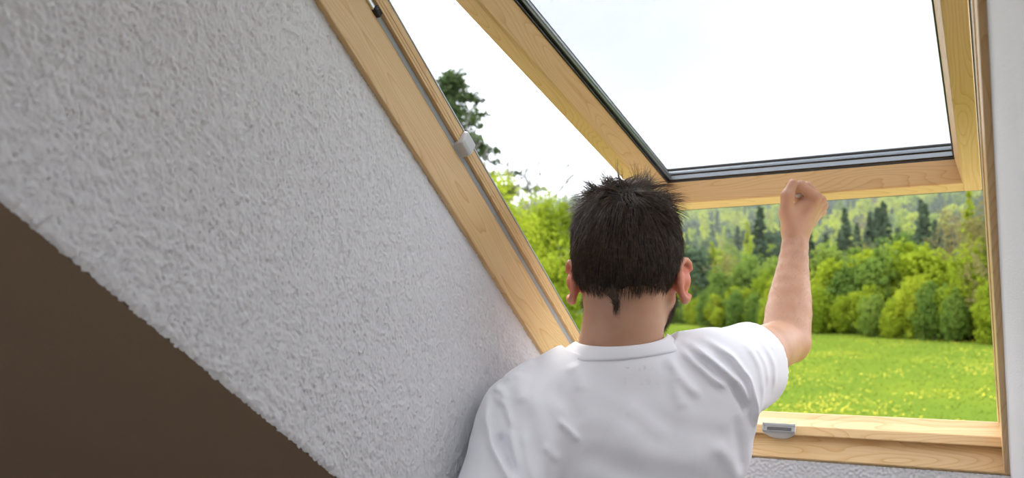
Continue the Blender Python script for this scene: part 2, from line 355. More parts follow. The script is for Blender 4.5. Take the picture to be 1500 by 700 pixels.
# ------------------------------------------------------------------ the opened sash
sa_ = empty('window_sash', tuple(G0), (-PHI, 0, 0))
tag(sa_, 'opened pine skylight sash with double glazing held up by the man', 'window sash')
GL, GR, LT = -.6186, -.0549, -1.33
OL, OR, OB = -.6616, -.0118, .0430
ND = -.050
def rail_prof(g, o):                                # g glass edge, o outer edge (mirrored by sign)
    s = 1 if o > g else -1
    return [(g, .0), (g + s * .011, ND + .003), (g + s * .0145, ND), (o - s * .001, ND), (o, ND + .002), (o, .022), (g + s * .012, .030), (g + s * .004, .030), (g + s * .004, 0)]
prism('side_rail', rail_prof(GL, OL), LT, OB, 'pine_sash', sa_, 'y', .001)
prism('side_rail', rail_prof(GR, OR), LT, OB, 'pine_sash', sa_, 'y', .001)
prism('bottom_rail', [(0, 0), (.0015, ND + .0035), (.0035, ND + .0005), (.0420, ND + .0005), (.0430, ND + .002), (.0430, .022), (.012, .030), (.004, .030), (.004, 0)], GL - .013, GR + .013, 'pine_sash', sa_, 'x', .001)
prism('top_rail', [(LT, ND), (LT + .05, ND), (LT + .05, .03), (LT, .03)], GL, GR, 'pine_sash', sa_, 'x', .001)
prism('cladding', [(OL - .004, -.036), (OL, -.036), (OL, .024), (GL - .004, .032), (GL - .004, .036), (OL - .004, .030)], LT, OB + .004, 'alu_dark', sa_, 'y', .0006)
prism('cladding', [(OR, -.036), (OR + .0025, -.036), (OR + .0025, .030), (GR + .004, .036), (GR + .004, .032), (OR, .024)], LT, OB + .004, 'alu_dark', sa_, 'y', .0006)
prism('cladding', [(OB, ND + .0015), (OB + .0045, ND + .0015), (OB + .0045, .030), (.004, .036), (.004, .032), (OB, .024)], OL - .004, OR + .0025, 'alu_dark', sa_, 'x', .0006)
box('glass_pane', (GL - .003, LT + .05, .0035), (GR + .003, .003, .0065), 'glass', sa_)
box('glass_pane', (GL - .003, LT + .05, .0165), (GR + .003, .003, .0195), 'glass', sa_)
prism('gasket', [(GL - .002, -.0006), (GL + .0022, -.0006), (GL + .0022, .0035), (GL - .002, .0035)], LT + .05, .001, 'rubber', sa_, 'y', .0006)
prism('gasket', [(GR - .0016, -.0006), (GR + .002, -.0006), (GR + .002, .0035), (GR - .0016, .0035)], LT + .05, .001, 'rubber', sa_, 'y', .0006)
prism('gasket', [(-.0004, .0000), (.002, .0000), (.002, .0035), (-.0004, .0035)], GL, GR, 'rubber', sa_, 'x', .0006)
prism('outer_gasket', [(-.0010, .0197), (.004, .0197), (.004, .0300), (-.0010, .0240)], GL, GR, 'glazing_rim', sa_, 'x', .0004)
prism('spacer_bar', [(GL - .003, .0068), (GL + .0060, .0068), (GL + .0070, .0100), (GL + .0055, .0112), (GL + .0080, .0124), (GL + .0085, .0163), (GL - .003, .0163)], LT + .05, .001, 'spacer', sa_, 'y', .0004)
prism('spacer_bar', [(GR - .0030, .0068), (GR + .003, .0068), (GR + .003, .0163), (GR - .0030, .0163)], LT + .05, .001, 'spacer', sa_, 'y', .0004)
prism('spacer_bar', [(-.0004, .0068), (.003, .0068), (.003, .0163), (-.0004, .0163)], GL, GR, 'alu', sa_, 'x', .0004)

# ------------------------------------------------------------------ implicit-surface modelling for the figure
cP, sP = math.cos(PITCH), math.sin(PITCH)
def pt(px, py, d):                                  # metric point in the figure's frame (right, ahead, up) at distance d
    a = (px - 750) / FL * d; w = (350 - py) / FL * d
    return np.array([a, d * cP - w * sP, H + d * sP + w * cP])
class Form:
    def __init__(self): self.p = []
    def cone(self, a, b, ra, rb, k=.02, neg=False):
        a, b = np.asarray(a, float), np.asarray(b, float); self.p.append(('c', a, b, ra, rb, k, neg, (a + b) / 2, np.linalg.norm(b - a) / 2 + max(ra, rb))); return self
    def chain(self, pts, rs, k=.01):
        for i in range(len(pts) - 1): self.cone(pts[i], pts[i + 1], rs[i], rs[i + 1], k)
        return self
    def ell(self, c, r, k=.02, B=None, neg=False):
        B = np.eye(3) if B is None else np.asarray(B, float)      # rows = axes
        self.p.append(('e', np.asarray(c, float), B, np.asarray(r, float), None, k, neg, np.asarray(c, float), max(r))); return self
    def __call__(self, P, prims=None):
        d = np.full(len(P), 1.0)
        for kind, a, b, c, e, k, neg, bc, br in (self.p if prims is None else prims):
            if kind == 'c':
                ab = b - a; q = P - a; t = np.clip(q @ ab / (ab @ ab + 1e-12), 0, 1)
                v = np.sqrt(((q - t[:, None] * ab) ** 2).sum(1)) - (c + (e - c) * t)
            else:
                q = (P - a) @ b.T; k0 = np.sqrt(((q / c) ** 2).sum(1)) + 1e-9; k1 = np.sqrt(((q / c ** 2) ** 2).sum(1)) + 1e-9
                v = k0 * (k0 - 1) / k1
            if neg:
                h = np.clip(.5 - .5 * (v + d) / k, 0, 1) if k > 0 else (-v > d); d = d * (1 - h) - v * h + k * h * (1 - h)
            else:
                h = np.clip(.5 + .5 * (v - d) / k, 0, 1); d = v * (1 - h) + d * h - k * h * (1 - h)
        return d
    def grad(self, P, e=.0008):
        g = np.stack([self(P + np.eye(3)[i] * e) - self(P - np.eye(3)[i] * e) for i in range(3)], 1)
        return g / (np.linalg.norm(g, axis=1)[:, None] + 1e-9)
    def bounds(self, m):
        lo = np.min([q[7] - q[8] for q in self.p if not q[6]], 0) - m; hi = np.max([q[7] + q[8] for q in self.p if not q[6]], 0) + m; return lo, hi
def polygonise(form, h, post=None, margin=.02, lo=None, hi=None):
    """surface nets over a narrow band; post(P, d) may edit the distance (folds, hems)"""
    l, u = form.bounds(margin); lo = l if lo is None else np.maximum(l, lo); hi = u if hi is None else np.minimum(u, hi)
    nb = np.ceil((hi - lo) / (4 * h)).astype(int); f_ = (lambda P, pr=None: form(P, pr)) if post is None else (lambda P, pr=None: post(P, form(P, pr)))
    gi = np.stack(np.meshgrid(*[np.arange(n) for n in nb], indexing='ij'), -1).reshape(-1, 3)
    cen = lo + (gi * 4 + 1.5) * h
    d = np.concatenate([f_(cen[i:i + 200000]) for i in range(0, len(cen), 200000)])
    fine = np.repeat(np.repeat(np.repeat(np.where(d.reshape(nb) > 0, 1., -1.).astype(np.float32), 4, 0), 4, 1), 4, 2)
    act = gi[np.abs(d) < 7.5 * h]
    act = act[np.lexsort((act[:, 2] // 4, act[:, 1] // 4, act[:, 0] // 4))]
    o4 = np.stack(np.meshgrid(*[np.arange(4)] * 3, indexing='ij'), -1).reshape(-1, 3)
    for i in range(0, len(act), 400):
        idx = (act[i:i + 400, None, :] * 4 + o4[None]).reshape(-1, 3); P = lo + idx * h
        bl, bh = P.min(0), P.max(0)
        pr = [q for q in form.p if np.linalg.norm(np.maximum(0, np.maximum(bl - q[7], q[7] - bh))) < q[8] + .13]
        fine[idx[:, 0], idx[:, 1], idx[:, 2]] = f_(P, pr)
    s = fine < 0; n = np.array(fine.shape)
    vacc = {}
    cnt = np.zeros(n - 1, np.float32); acc = [np.zeros(n - 1, np.float32) for _ in range(3)]
    for ax in range(3):
        o1, o2 = [k for k in range(3) if k != ax]
        sl = lambda a, b: tuple(slice(a, n[k] - 1 + a) if k == ax else slice(None) for k in range(3))
        A, B_ = fine[sl(0, 0)], fine[sl(1, 0)]; cr = np.argwhere((A < 0) != (B_ < 0))
        a = A[cr[:, 0], cr[:, 1], cr[:, 2]]; b = B_[cr[:, 0], cr[:, 1], cr[:, 2]]; tpos = a / (a - b)
        p_ = cr.astype(np.float32); p_[:, ax] += tpos
        for d1 in (0, -1):
            for d2 in (0, -1):
                c_ = cr.copy(); c_[:, o1] += d1; c_[:, o2] += d2
                ok = (c_ >= 0).all(1) & (c_ < n - 1).all(1); c2 = c_[ok]
                np.add.at(cnt, (c2[:, 0], c2[:, 1], c2[:, 2]), 1)
                for k in range(3): np.add.at(acc[k], (c2[:, 0], c2[:, 1], c2[:, 2]), p_[ok][:, k])
        vacc[ax] = (cr, a < 0)
    cells = np.argwhere(cnt > 0); ids = np.full(n - 1, -1, np.int64); ids[cells[:, 0], cells[:, 1], cells[:, 2]] = np.arange(len(cells))
    cc = cnt[cells[:, 0], cells[:, 1], cells[:, 2]]
    V = np.stack([acc[k][cells[:, 0], cells[:, 1], cells[:, 2]] / cc for k in range(3)], 1) * h + lo
    Fs = []
    for ax in range(3):
        cr, neg = vacc[ax]; o1, o2 = (ax + 1) % 3, (ax + 2) % 3
        ok = (cr[:, o1] > 0) & (cr[:, o2] > 0) & (cr[:, o1] < n[o1] - 1) & (cr[:, o2] < n[o2] - 1); cr, neg = cr[ok], neg[ok]
        q = []
        for d1, d2 in ((0, 0), (-1, 0), (-1, -1), (0, -1)):
            c_ = cr.copy(); c_[:, o1] += d1; c_[:, o2] += d2; q.append(ids[c_[:, 0], c_[:, 1], c_[:, 2]])
        q = np.stack(q, 1); q[~neg] = q[~neg][:, ::-1]; Fs.append(q)
    F = np.concatenate(Fs); return V, F[(F >= 0).all(1)]
def unit(v): v = np.asarray(v, float); return v / np.linalg.norm(v)

# ------------------------------------------------------------------ the man
ROOT = np.array([*pt(915, 700, 1.33)[:2], 0.])
def to_world(p): return np.array([p[0] * math.cos(YAW) - p[1] * math.sin(YAW), p[0] * math.sin(YAW) + p[1] * math.cos(YAW), p[2]])
man = empty('person', tuple(to_world(ROOT)), (0, 0, YAW))
tag(man, 'man in a white t-shirt seen from behind, pushing the skylight open with one arm', 'person')

HD = pt(919, 385, 1.345)                            # between the ears
hy = R(14); hp = R(4)
hx = np.array([math.cos(hy), -math.sin(hy), 0]); hf = np.array([math.sin(hy) * math.cos(hp), math.cos(hy) * math.cos(hp), -math.sin(hp)]); hu = np.cross(hx, hf)
HB = np.stack([hx, hf, hu])
def hd(x, y, z): return HD + x * hx + y * hf + z * hu
head = Form()
head.ell(hd(0, -.006, .030), (.0770, .095, .087), .02, HB).ell(hd(0, -.036, -.004), (.066, .062, .062), .02, HB)
head.ell(hd(0, .036, -.005), (.064, .060, .085), .02, HB).ell(hd(0, .046, -.064), (.0545, .053, .048), .02, HB).ell(hd(0, .084, -.094), (.022, .018, .016), .02, HB)
for s in (-1, 1):
    head.ell(hd(s * .046, .066, -.016), (.022, .022, .02), .015, HB)
    head.cone(hd(s * .058, .02, -.055), hd(s * .03, .078, -.098), .014, .012, .02)     # jaw line
    head.ell(hd(s * .031, .094, .004), (.016, .012, .010), .01, HB, True)                # eye socket
    head.ell(hd(s * .031, .085, .003), (.0150, .0130, .0120), .004, HB)                  # lids over the eyeball
head.cone(hd(-.036, .086, .022), hd(.036, .086, .022), .010, .010, .015)
head.cone(hd(0, .093, .012), hd(0, .116, -.026), .0075, .0125, .010)
for s in (-1, 1): head.ell(hd(s * .012, .106, -.030), (.008, .009, .007), .006, HB)
head.cone(hd(-.019, .094, -.0555), hd(.019, .094, -.0555), .0055, .0055, .006).cone(hd(-.017, .094, -.065), hd(.017, .094, -.065), .0065, .0065, .005)
skull = Form(); skull.p = list(head.p)
NB = pt(909, 512, 1.335)                            # root of the neck
head.cone(hd(0, -.020, -.035), NB, .0595, .0625, .02).cone(hd(0, .02, -.06), NB + (0, .03, 0), .045, .055, .03)
body = Form(); body.p = list(head.p)
for s in (-1, 1):                                   # ears: rim, bowl and lobe
    ex, ey, ez = unit(s * hx * .80 - hf * .60), hf * .80 + s * hx * .60, hu
    o = hd(s * .0770, .004, -.028)
    rim = []
    for q in np.linspace(-2.2, 2.5, 13):
        rr = (.0175 + .004 * max(0, math.sin(q)), .0300)
        rim.append(o + ex * (.0105 + .006 * math.cos(q * .5)) + ey * (-math.cos(q) * rr[0] * .92) + ez * (math.sin(q) * rr[1]))
    body.chain(rim, [.0042] * 13, .004)
    body.ell(o + ex * .007, (.0045, .0160, .027), .005, np.stack([ex, ey, ez]))
    body.ell(o + ex * .0090 - ez * .0300 + ey * .003, (.0046, .0075, .0080), .005, np.stack([ex, ey, ez]))
    body.cone(o - ex * .006, o + ex * .008 , .016, .012, .012)
# torso and shoulders
RS, LS = pt(1048, 551, 1.36), pt(766, 620, 1.275)
torso = Form()
torso.ell(pt(910, 660, 1.375), (.150, .100, .135), .05)
torso.cone(pt(935, 556, 1.335), pt(1005, 568, 1.345), .042, .044, .04).cone(pt(885, 562, 1.335), pt(800, 602, 1.308), .042, .042, .04)
torso.cone(pt(988, 574, 1.345), RS, .052, .058, .04).cone(pt(835, 600, 1.320), LS, .052, .050, .04)
torso.ell(pt(1000, 640, 1.330), (.075, .065, .105), .04).ell(pt(838, 650, 1.315), (.078, .062, .100), .04)      # shoulder blades
torso.ell(pt(914, 770, 1.365), (.138, .098, .22), .06)
HIP = np.array([pt(925, 700, 1.36)[0], pt(925, 700, 1.36)[1], .86])
torso.ell(HIP + (0, 0, .09), (.155, .105, .15), .06)
body.p += torso.p
# right arm up to the handle
EL, WR = pt(1151, 499, 1.585), pt(1166, 345, 1.690)
arm = Form()
arm.cone(RS, RS + (EL - RS) * .5, .056, .049, .03).cone(RS + (EL - RS) * .45, EL, .049, .0400, .02)
tq = [0, .12, .25, .38, .5, .62, .75, .88, 1.0]
arm.chain([EL + (WR - EL) * q for q in tq], [.0395, .0412, .0410, .0380, .0340, .0300, .0268, .0245, .0232], .006)
arm.ell(EL + np.array([.010, -.006, -.004]), (.027, .027, .027), .02)
arm.cone(WR, WR + (WR - EL) * .06, .0225, .0235, .01)
body.p += arm.p
# right fist round the handle: palm, four curled fingers, thumb along the near side
hand = Form()
Kn = [pt(1193.5, 290, 1.672), pt(1200, 294.5, 1.694), pt(1203, 302, 1.715), pt(1201, 311, 1.733)]
Pi = [pt(1173, 271.5, 1.673), pt(1183, 273, 1.702), pt(1188, 280, 1.725), pt(1189, 290, 1.743)]
Di = [pt(1164.5, 281, 1.692), pt(1169, 281, 1.719), pt(1172, 288, 1.737), pt(1175, 298, 1.750)]
Ti = [pt(1170, 294, 1.700), pt(1175, 295, 1.720), pt(1178, 301, 1.738), pt(1181, 308, 1.750)]
for i, (k_, p_, d_, t_) in enumerate(zip(Kn, Pi, Di, Ti)):
    rr = (.0108, .0106, .0100, .0088)[i]
    wo = WR + (Kn[i] - Kn[1]) * .45 + np.array([0, 0, .008])
    hand.cone(wo, k_ + (WR - k_) * .10, .0165, rr + .0005, .012)
for i, (k_, p_, d_, t_) in enumerate(zip(Kn, Pi, Di, Ti)):
    rr = (.0108, .0106, .0100, .0088)[i]
    hand.cone(k_, p_, rr + .0006, rr - .0006, .0022).cone(p_, d_, rr - .0008, rr - .0018, .003).cone(d_, t_, rr - .0018, rr - .0028, .003)
    hand.ell(k_ + np.array([.002, -.002, .001]), (rr + .0012,) * 3, .003)
hand.cone(pt(1162, 335, 1.683), pt(1153, 312, 1.676), .0195, .0170, .016).cone(pt(1171, 330, 1.690), pt(1183, 302, 1.690), .020, .015, .015)
hand.cone(pt(1156, 309, 1.672), pt(1184, 297, 1.678), .0120, .0100, .006)
hand.chain([pt(1151.5, 311, 1.671), pt(1153.5, 287, 1.664), pt(1161.5, 268.5, 1.668)], [.0138, .0116, .0088], .003)
hand.ell(pt(1153.5, 287, 1.664), (.0118, .012, .0125), .006)
body.p += hand.p
# left arm hanging, relaxed hand
EL2, WR2 = pt(713, 800, 1.170), pt(745, 985, 1.27)
body.cone(LS, LS + (EL2 - LS) * .5, .054, .047, .03).cone(LS + (EL2 - LS) * .45, EL2, .047, .039, .02).cone(EL2, EL2 + (WR2 - EL2) * .3, .039, .040, .015)
body.cone(EL2 + (WR2 - EL2) * .28, WR2, .040, .0245, .015)
lu = unit(WR2 - EL2 + np.array([0, .03, -.10])); lf = unit(np.cross(lu, [1, 0, 0])); lf = lf if lf[1] > 0 else -lf
for i in range(4):
    w0 = WR2 + lf * (.018 - .012 * i) ; kq = WR2 + lu * (.090, .094, .088, .078)[i] + lf * (.030 - .020 * i)
    L_ = (.043, .048, .044, .034)[i]; pv = unit(lu + np.array([.25, 0, 0])); dv_ = unit(lu + np.array([.75, 0, 0])); tv = unit(lu * .7 + np.array([.9, 0, 0]))
    body.cone(w0, kq, .0175, .0125, .014).chain([kq, kq + pv * L_, kq + pv * L_ + dv_ * L_ * .62, kq + pv * L_ + dv_ * L_ * .62 + tv * L_ * .5], [.0108, .0096, .0086, .0074], .003)
tb = WR2 + lu * .03 + lf * .03
body.chain([WR2 + lu * .01 + lf * .012, tb + lf * .012 + lu * .02, tb + lf * .026 + lu * .05, tb + lf * .030 + lu * .078], [.017, .014, .0115, .0085], .006)
# legs
legs = Form()
for s in (-1, 1):
    hj = HIP + np.array([s * .088, 0, -.02]); kn = np.array([hj[0] + s * .012, hj[1] + .02, .48]); an = np.array([kn[0] + s * .01, kn[1] - .03, .085])
    legs.cone(hj, kn, .086, .056, .05).cone(kn, kn + (an - kn) * .35, .054, .056, .03).cone(kn + (an - kn) * .3, an, .056, .038, .03)
    body.p += legs.p[-3:]; body.cone(an, an + np.array([s * .02, .13, -.045]), .036, .026, .02)
t, p = SKIN; src = p.inputs['Base Color'].links[0].from_socket; cso = N(t, 'TexCoord').outputs['Object']
for s in (-1, 1):                                   # ears are redder than the rest
    dn_ = N(t, 'VectorMath', operation='DISTANCE'); t.links.new(cso, dn_.inputs[0]); dn_.inputs[1].default_value = tuple(hd(s * .088, -.002, -.03) - ROOT)
    mk = N(t, 'MapRange'); mk.inputs['From Min'].default_value = .018; mk.inputs['From Max'].default_value = .045; mk.inputs['To Min'].default_value = .85; mk.inputs['To Max'].default_value = 0
    t.links.new(dn_.outputs['Value'], mk.inputs[0]); mxr = N(t, 'MixRGB'); t.links.new(mk.outputs[0], mxr.inputs[0]); t.links.new(src, mxr.inputs[1]); mxr.inputs[2].default_value = (.66, .20, .13, 1); src = mxr.outputs[0]
t.links.new(src, p.inputs['Base Color'])
V, F = polygonise(body, .003)
mesh_obj('body', V - ROOT, F, 'skin', man, True)

# t-shirt: loose shell over torso and upper arms, with folds
shirt = Form()
for q in torso.p:
    shirt.p.append((q[0], q[1], q[2], q[3] + .011, (q[4] + .011) if q[4] is not None else None, q[5] + .015, False, q[7], q[8] + .011))
shirt.ell(pt(915, 640, 1.335), (.165, .085, .15), .06).ell(pt(912, 800, 1.355), (.148, .112, .24), .06).ell(HIP + (-.012, 0, .02), (.160, .122, .17), .06)
shirt.ell(NB + np.array([0, 0, -.022]), (.072, .070, .05), .03)
ad_ = unit(EL - RS); hem = RS + ad_ * .140; dn = np.array([0, 0, -1.])
shirt.cone(RS + np.array([-.02, 0, -.004]), hem + ad_ * .05 + dn * .004, .069, .0635, .03)
shirt.cone(RS + np.array([-.015, -.005, -.035]), hem + ad_ * .05 + dn * .036, .060, .0480, .03)
shirt.cone(pt(1035, 590, 1.34), pt(1036, 640, 1.35), .055, .046, .05)
al_ = unit(EL2 - LS); hem2 = LS + al_ * .20
shirt.cone(LS, hem2 + al_ * .06, .062, .060, .03).cone(LS + np.array([-.012, -.01, -.04]), hem2 + al_ * .06, .055, .058, .03)
armcut = Form().cone(RS, EL, .057, .0495, .001).cone(RS + np.array([0, 0, -.034]) + ad_ * .05, hem + dn * .036 + ad_ * .06, .043, .040, .02)
armcut2 = Form().cone(LS, EL2, .052, .052, .001)
# fold ridges: (polyline in picture reference points at back distance, width m, height m)
FOLDS = [
    ([(1012, 503), (1030, 520), (1050, 540), (1068, 560), (1080, 590)], .0065, .0075), ([(1000, 512), (1015, 530), (1035, 552), (1055, 566)], .006, .0045),
    ([(1035, 497), (1062, 520), (1082, 552), (1090, 590), (1092, 625)], .0055, .0060), ([(1058, 548), (1068, 575), (1080, 600)], .007, -.0050),
    ([(1100, 500), (1114, 530), (1118, 565)], .006, .0022), ([(1085, 497), (1101, 535), (1104, 585)], .006, .0024), ([(1120, 500), (1132, 535), (1132, 570)], .005, .002),
    ([(975, 520), (990, 545), (1005, 565), (1020, 580)], .008, .0028), ([(985, 540), (990, 575), (1000, 600)], .010, .0018),
    ([(724, 575), (738, 590), (746, 612), (752, 650), (762, 700)], .0055, .0050), ([(716, 575), (713, 610), (722, 645), (740, 675), (758, 703)], .006, .0055),
    ([(735, 583), (742, 612), (752, 632)], .0055, -.0035), ([(728, 630), (745, 655), (758, 690)], .007, -.0048),
    ([(722, 567), (735, 572), (742, 584)], .0045, .0035), ([(765, 545), (760, 565), (765, 590)], .010, .0030), ([(784, 525), (770, 535), (752, 548), (735, 560)], .006, .003),
    ([(775, 565), (785, 600), (800, 640), (805, 690)], .012, .0028), ([(815, 610), (832, 625), (846, 642)], .0045, .0032), ([(793, 640), (806, 655), (820, 668)], .006, .0020),
    ([(838, 530), (846, 548), (850, 575)], .010, .0018), ([(880, 620), (930, 650), (985, 665), (1040, 670)], .022, .0035), ([(850, 650), (895, 680), (950, 700)], .018, -.0030),
    ([(905, 590), (940, 610), (980, 640)], .014, .0020), ([(1030, 640), (1055, 665), (1070, 700)], .012, .0028), ([(1060, 600), (1066, 640), (1072, 690)], .010, -.0025),
    ([(800, 560), (830, 590), (845, 620)], .013, -.0022), ([(765, 620), (772, 660), (785, 700)], .008, .0035)]
FP = [(np.array([pt(x, y, 1.262 if x > 760 else 1.24) for x, y in l])[:, [0, 2]] if max(q[0] for q in l) < 1020 else np.array([pt(x, y, 1.275 + .0010 * max(0, x - 1010)) for x, y in l])[:, [0, 2]], w, a) for l, w, a in FOLDS]
def shirt_post(P, d):
    near = np.abs(d) < .05
    if near.any():
        Q = P[near][:, [0, 2]]; add = np.zeros(len(Q)); backside = np.clip((ROOT[1] + .03 - P[near][:, 1] + np.clip((P[near][:, 0] - .26) * 1.6, 0, .3)) / .04, 0, 1)
        for l, w, a in FP:
            best = np.full(len(Q), 9.); tpar = np.zeros(len(Q)); n_ = len(l) - 1
            for i in range(n_):
                ab = l[i + 1] - l[i]; t_ = np.clip((Q - l[i]) @ ab / (ab @ ab), 0, 1); e = np.sqrt(((Q - l[i] - t_[:, None] * ab) ** 2).sum(1))
                m_ = e < best; best[m_] = e[m_]; tpar[m_] = (i + t_[m_]) / n_
            add += 1.9 * a * np.exp(-(best / w) ** 2) * np.clip(np.minimum(tpar, 1 - tpar) * 5, .12, 1)
        x_, z_ = P[near][:, 0], P[near][:, 2]
        add += .0009 * np.sin(x_ * 60 + 25 * z_ + 3 * np.sin(z_ * 31)) * np.sin(z_ * 47 - 20 * x_ + 1.3)
        d = d.copy(); d[near] -= add * backside
    # hems and neck opening
    cut = (P - hem) @ ad_
    d = np.where(((P - RS) @ ad_ > .02) & (P[:, 0] > RS[0] - .02), np.maximum(d, cut), d)
    inn = np.minimum(-armcut(P), (P - hem) @ ad_ + .05); d = np.where(P[:, 0] > RS[0], np.maximum(d, inn), d)
    cut2 = (P - hem2) @ al_; d = np.where(P[:, 0] < LS[0] + .045, np.where(cut2 > -.15, np.maximum(d, np.where((P - LS) @ al_ > 0, cut2, -1)), d), d)
    q = P - NC; hq = q @ NU + np.clip(q @ NYa, 0, None) * .45; rq = np.sqrt((q @ NXa) ** 2 + (q @ NYa) ** 2)
    d = np.where(rq < .17, np.maximum(d, hq + .011 - 1.1 * np.clip(rq - .080, 0, None)), d)
    return np.maximum(d, .80 - P[:, 2])
c0 = pt(906, 500, 1.335); NC = np.array([c0[0], c0[1], H - .0177]); NU = unit([-.083, -.16, 1]); NXa = unit(np.cross([0, 1, 0], NU)); NYa = np.cross(NU, NXa)   # plane of the neck opening
t, p = COTTON; src = p.inputs['Base Color'].links[0].from_socket; sep = N(t, 'SeparateXYZ'); t.links.new(N(t, 'TexCoord').outputs['Object'], sep.inputs[0])
nz = N(t, 'TexVoronoi', Scale=120.); t.links.new(coords(t), nz.inputs['Vector']); gt = N(t, 'Math', operation='LESS_THAN'); gt.inputs[1].default_value = .38; t.links.new(nz.outputs['Distance'], gt.inputs[0])
def band(sock, lo_, hi_):
    a_ = N(t, 'Math', operation='GREATER_THAN'); a_.inputs[1].default_value = lo_; b_ = N(t, 'Math', operation='LESS_THAN'); b_.inputs[1].default_value = hi_
    t.links.new(sock, a_.inputs[0]); t.links.new(sock, b_.inputs[0]); c_ = N(t, 'Math', operation='MULTIPLY'); t.links.new(a_.outputs[0], c_.inputs[0]); t.links.new(b_.outputs[0], c_.inputs[1]); return c_.outputs[0]
for (xa, xb, ya, yb, am) in ((905, 921, 537, 547, .24), (926, 938, 538, 546, .14), (942, 957, 531, 542, .24), (912, 963, 552, 563, .10)):   # faded size print below the collar
    q0, q1 = pt(xa, yb, 1.262) - ROOT, pt(xb, ya, 1.262) - ROOT; f1 = band(sep.outputs[0], q0[0], q1[0]); f2 = band(sep.outputs[2], q0[2], q1[2]); f3 = band(sep.outputs[1], -1., 0.)
    for f_ in (f2, f3, gt.outputs[0]):
        c_ = N(t, 'Math', operation='MULTIPLY'); t.links.new(f1, c_.inputs[0]); t.links.new(f_, c_.inputs[1]); f1 = c_.outputs[0]
    c_ = N(t, 'Math', operation='MULTIPLY'); c_.inputs[1].default_value = am; t.links.new(f1, c_.inputs[0])
    mxr = N(t, 'MixRGB'); t.links.new(c_.outputs[0], mxr.inputs[0]); t.links.new(src, mxr.inputs[1]); mxr.inputs[2].default_value = (.42, .41, .46, 1); src = mxr.outputs[0]
t.links.new(src, p.inputs['Base Color'])
V, F = polygonise(shirt, .0027, shirt_post, lo=np.array([-9, -9, .78]))
sh = mesh_obj('t_shirt', V - ROOT, F, 'cotton', man, True)
# ribbed collar band round the neck opening
nr = 240; secn = 12; ringV = []
phi_ = np.arange(nr) * 2 * math.pi / nr; outd = np.cos(phi_)[:, None] * NXa + np.sin(phi_)[:, None] * NYa
def skin_radius(hoff, form, gap):                   # distance from the neck axis where the surface lies gap below
    r_ = np.full(nr, .035); base = NC + NU * hoff; drop_ = np.clip(np.sin(phi_), 0, 1) * .45
    for _ in range(90):
        P_ = base + outd * r_[:, None] - NU * (drop_ * r_)[:, None]; r_ = np.where(form(P_) < gap, r_ + .001, r_)
    r_ = np.minimum(r_, .092); k_ = np.ones(9) / 9; r_ = np.convolve(np.concatenate([r_[-4:], r_, r_[:4]]), k_, 'valid')
    return base + outd * r_[:, None] - NU * (drop_ * r_)[:, None]
Ct = skin_radius(.0, body, .0030); Cb0 = skin_radius(-.0165, shirt, .0005); Cb1 = skin_radius(-.0165, body, .004)
far_ = (((Cb0 - NC) * outd).sum(1) > ((Cb1 - NC) * outd).sum(1))[:, None]; Cb = np.where(far_, Cb0, Cb1)
for i in range(nr):
    up_ = Ct[i] - Cb[i]; L_ = np.linalg.norm(up_); up_ = up_ / L_; on = unit(np.cross(up_, np.cross(outd[i], up_))); rib = .0003 * (1 if i % 2 else -1); mid_ = (Ct[i] + Cb[i]) / 2
    for j in range(secn):
        b = 2 * math.pi * j / secn; cb, sb_ = math.cos(b), math.sin(b)
        ringV.append(mid_ + up_ * math.copysign(abs(cb) ** .6, cb) * (L_ / 2 + .001) + on * (math.copysign(abs(sb_) ** .6, sb_) * (.0030 + rib)))
ringV = np.array(ringV); i, j = np.meshgrid(np.arange(nr), np.arange(secn), indexing='ij'); i2, j2 = (i + 1) % nr, (j + 1) % secn
mesh_obj('collar', ringV - ROOT, np.stack([i * secn + j, i2 * secn + j, i2 * secn + j2, i * secn + j2], -1).reshape(-1, 4), 'cotton', sh, True)
# trousers and shoes (below the picture's edge)
jeans = Form()
for q in legs.p: jeans.cone(q[1], q[2], q[3] + .014, q[4] + .016, .04)
jeans.ell(HIP + (0, 0, .02), (.165, .115, .15), .05)
V, F = polygonise(jeans, .008, lambda P, d: np.maximum(np.maximum(d, .06 - P[:, 2]), P[:, 2] - 1.0))
mesh_obj('trousers', V - ROOT, F, 'denim', man, True)
for s in (-1, 1):
    an = np.array([HIP[0] + s * .110, HIP[1] - .01, .085]); sf = Form()
    sf.cone(an + (0, -.02, -.025), an + (s * .006, .06, -.04), .046, .046, .02).cone(an + (s * .006, .06, -.045), an + (s * .02, .15, -.055), .044, .034, .02).cone(an + (0, -.01, -.01), an + (0, 0, .03), .05, .05, .02)
    V, F = polygonise(sf, .006, lambda P, d: np.maximum(d, .002 - P[:, 2])); mesh_obj('shoe', V - ROOT, F, 'leather', man, True)
for s in (-1, 1):                                   # eyes
    for nm, mt, rr, off in (('eye', 'eye', .0118, 0), ('iris', 'iris', .0062, .0068)):
        bm = bmesh.new(); bmesh.ops.create_uvsphere(bm, u_segments=16, v_segments=10, radius=rr)
        me = bpy.data.meshes.new(nm); bm.to_mesh(me); bm.free(); me.materials.append(M[mt])
        o = link(bpy.data.objects.new(nm, me), man if nm == 'eye' else eye_o)
        if nm == 'eye': o.location = Vector(hd(s * .031, .0892, .003) - ROOT); eye_o = o
        else: o.location = Vector(hf * .0072)

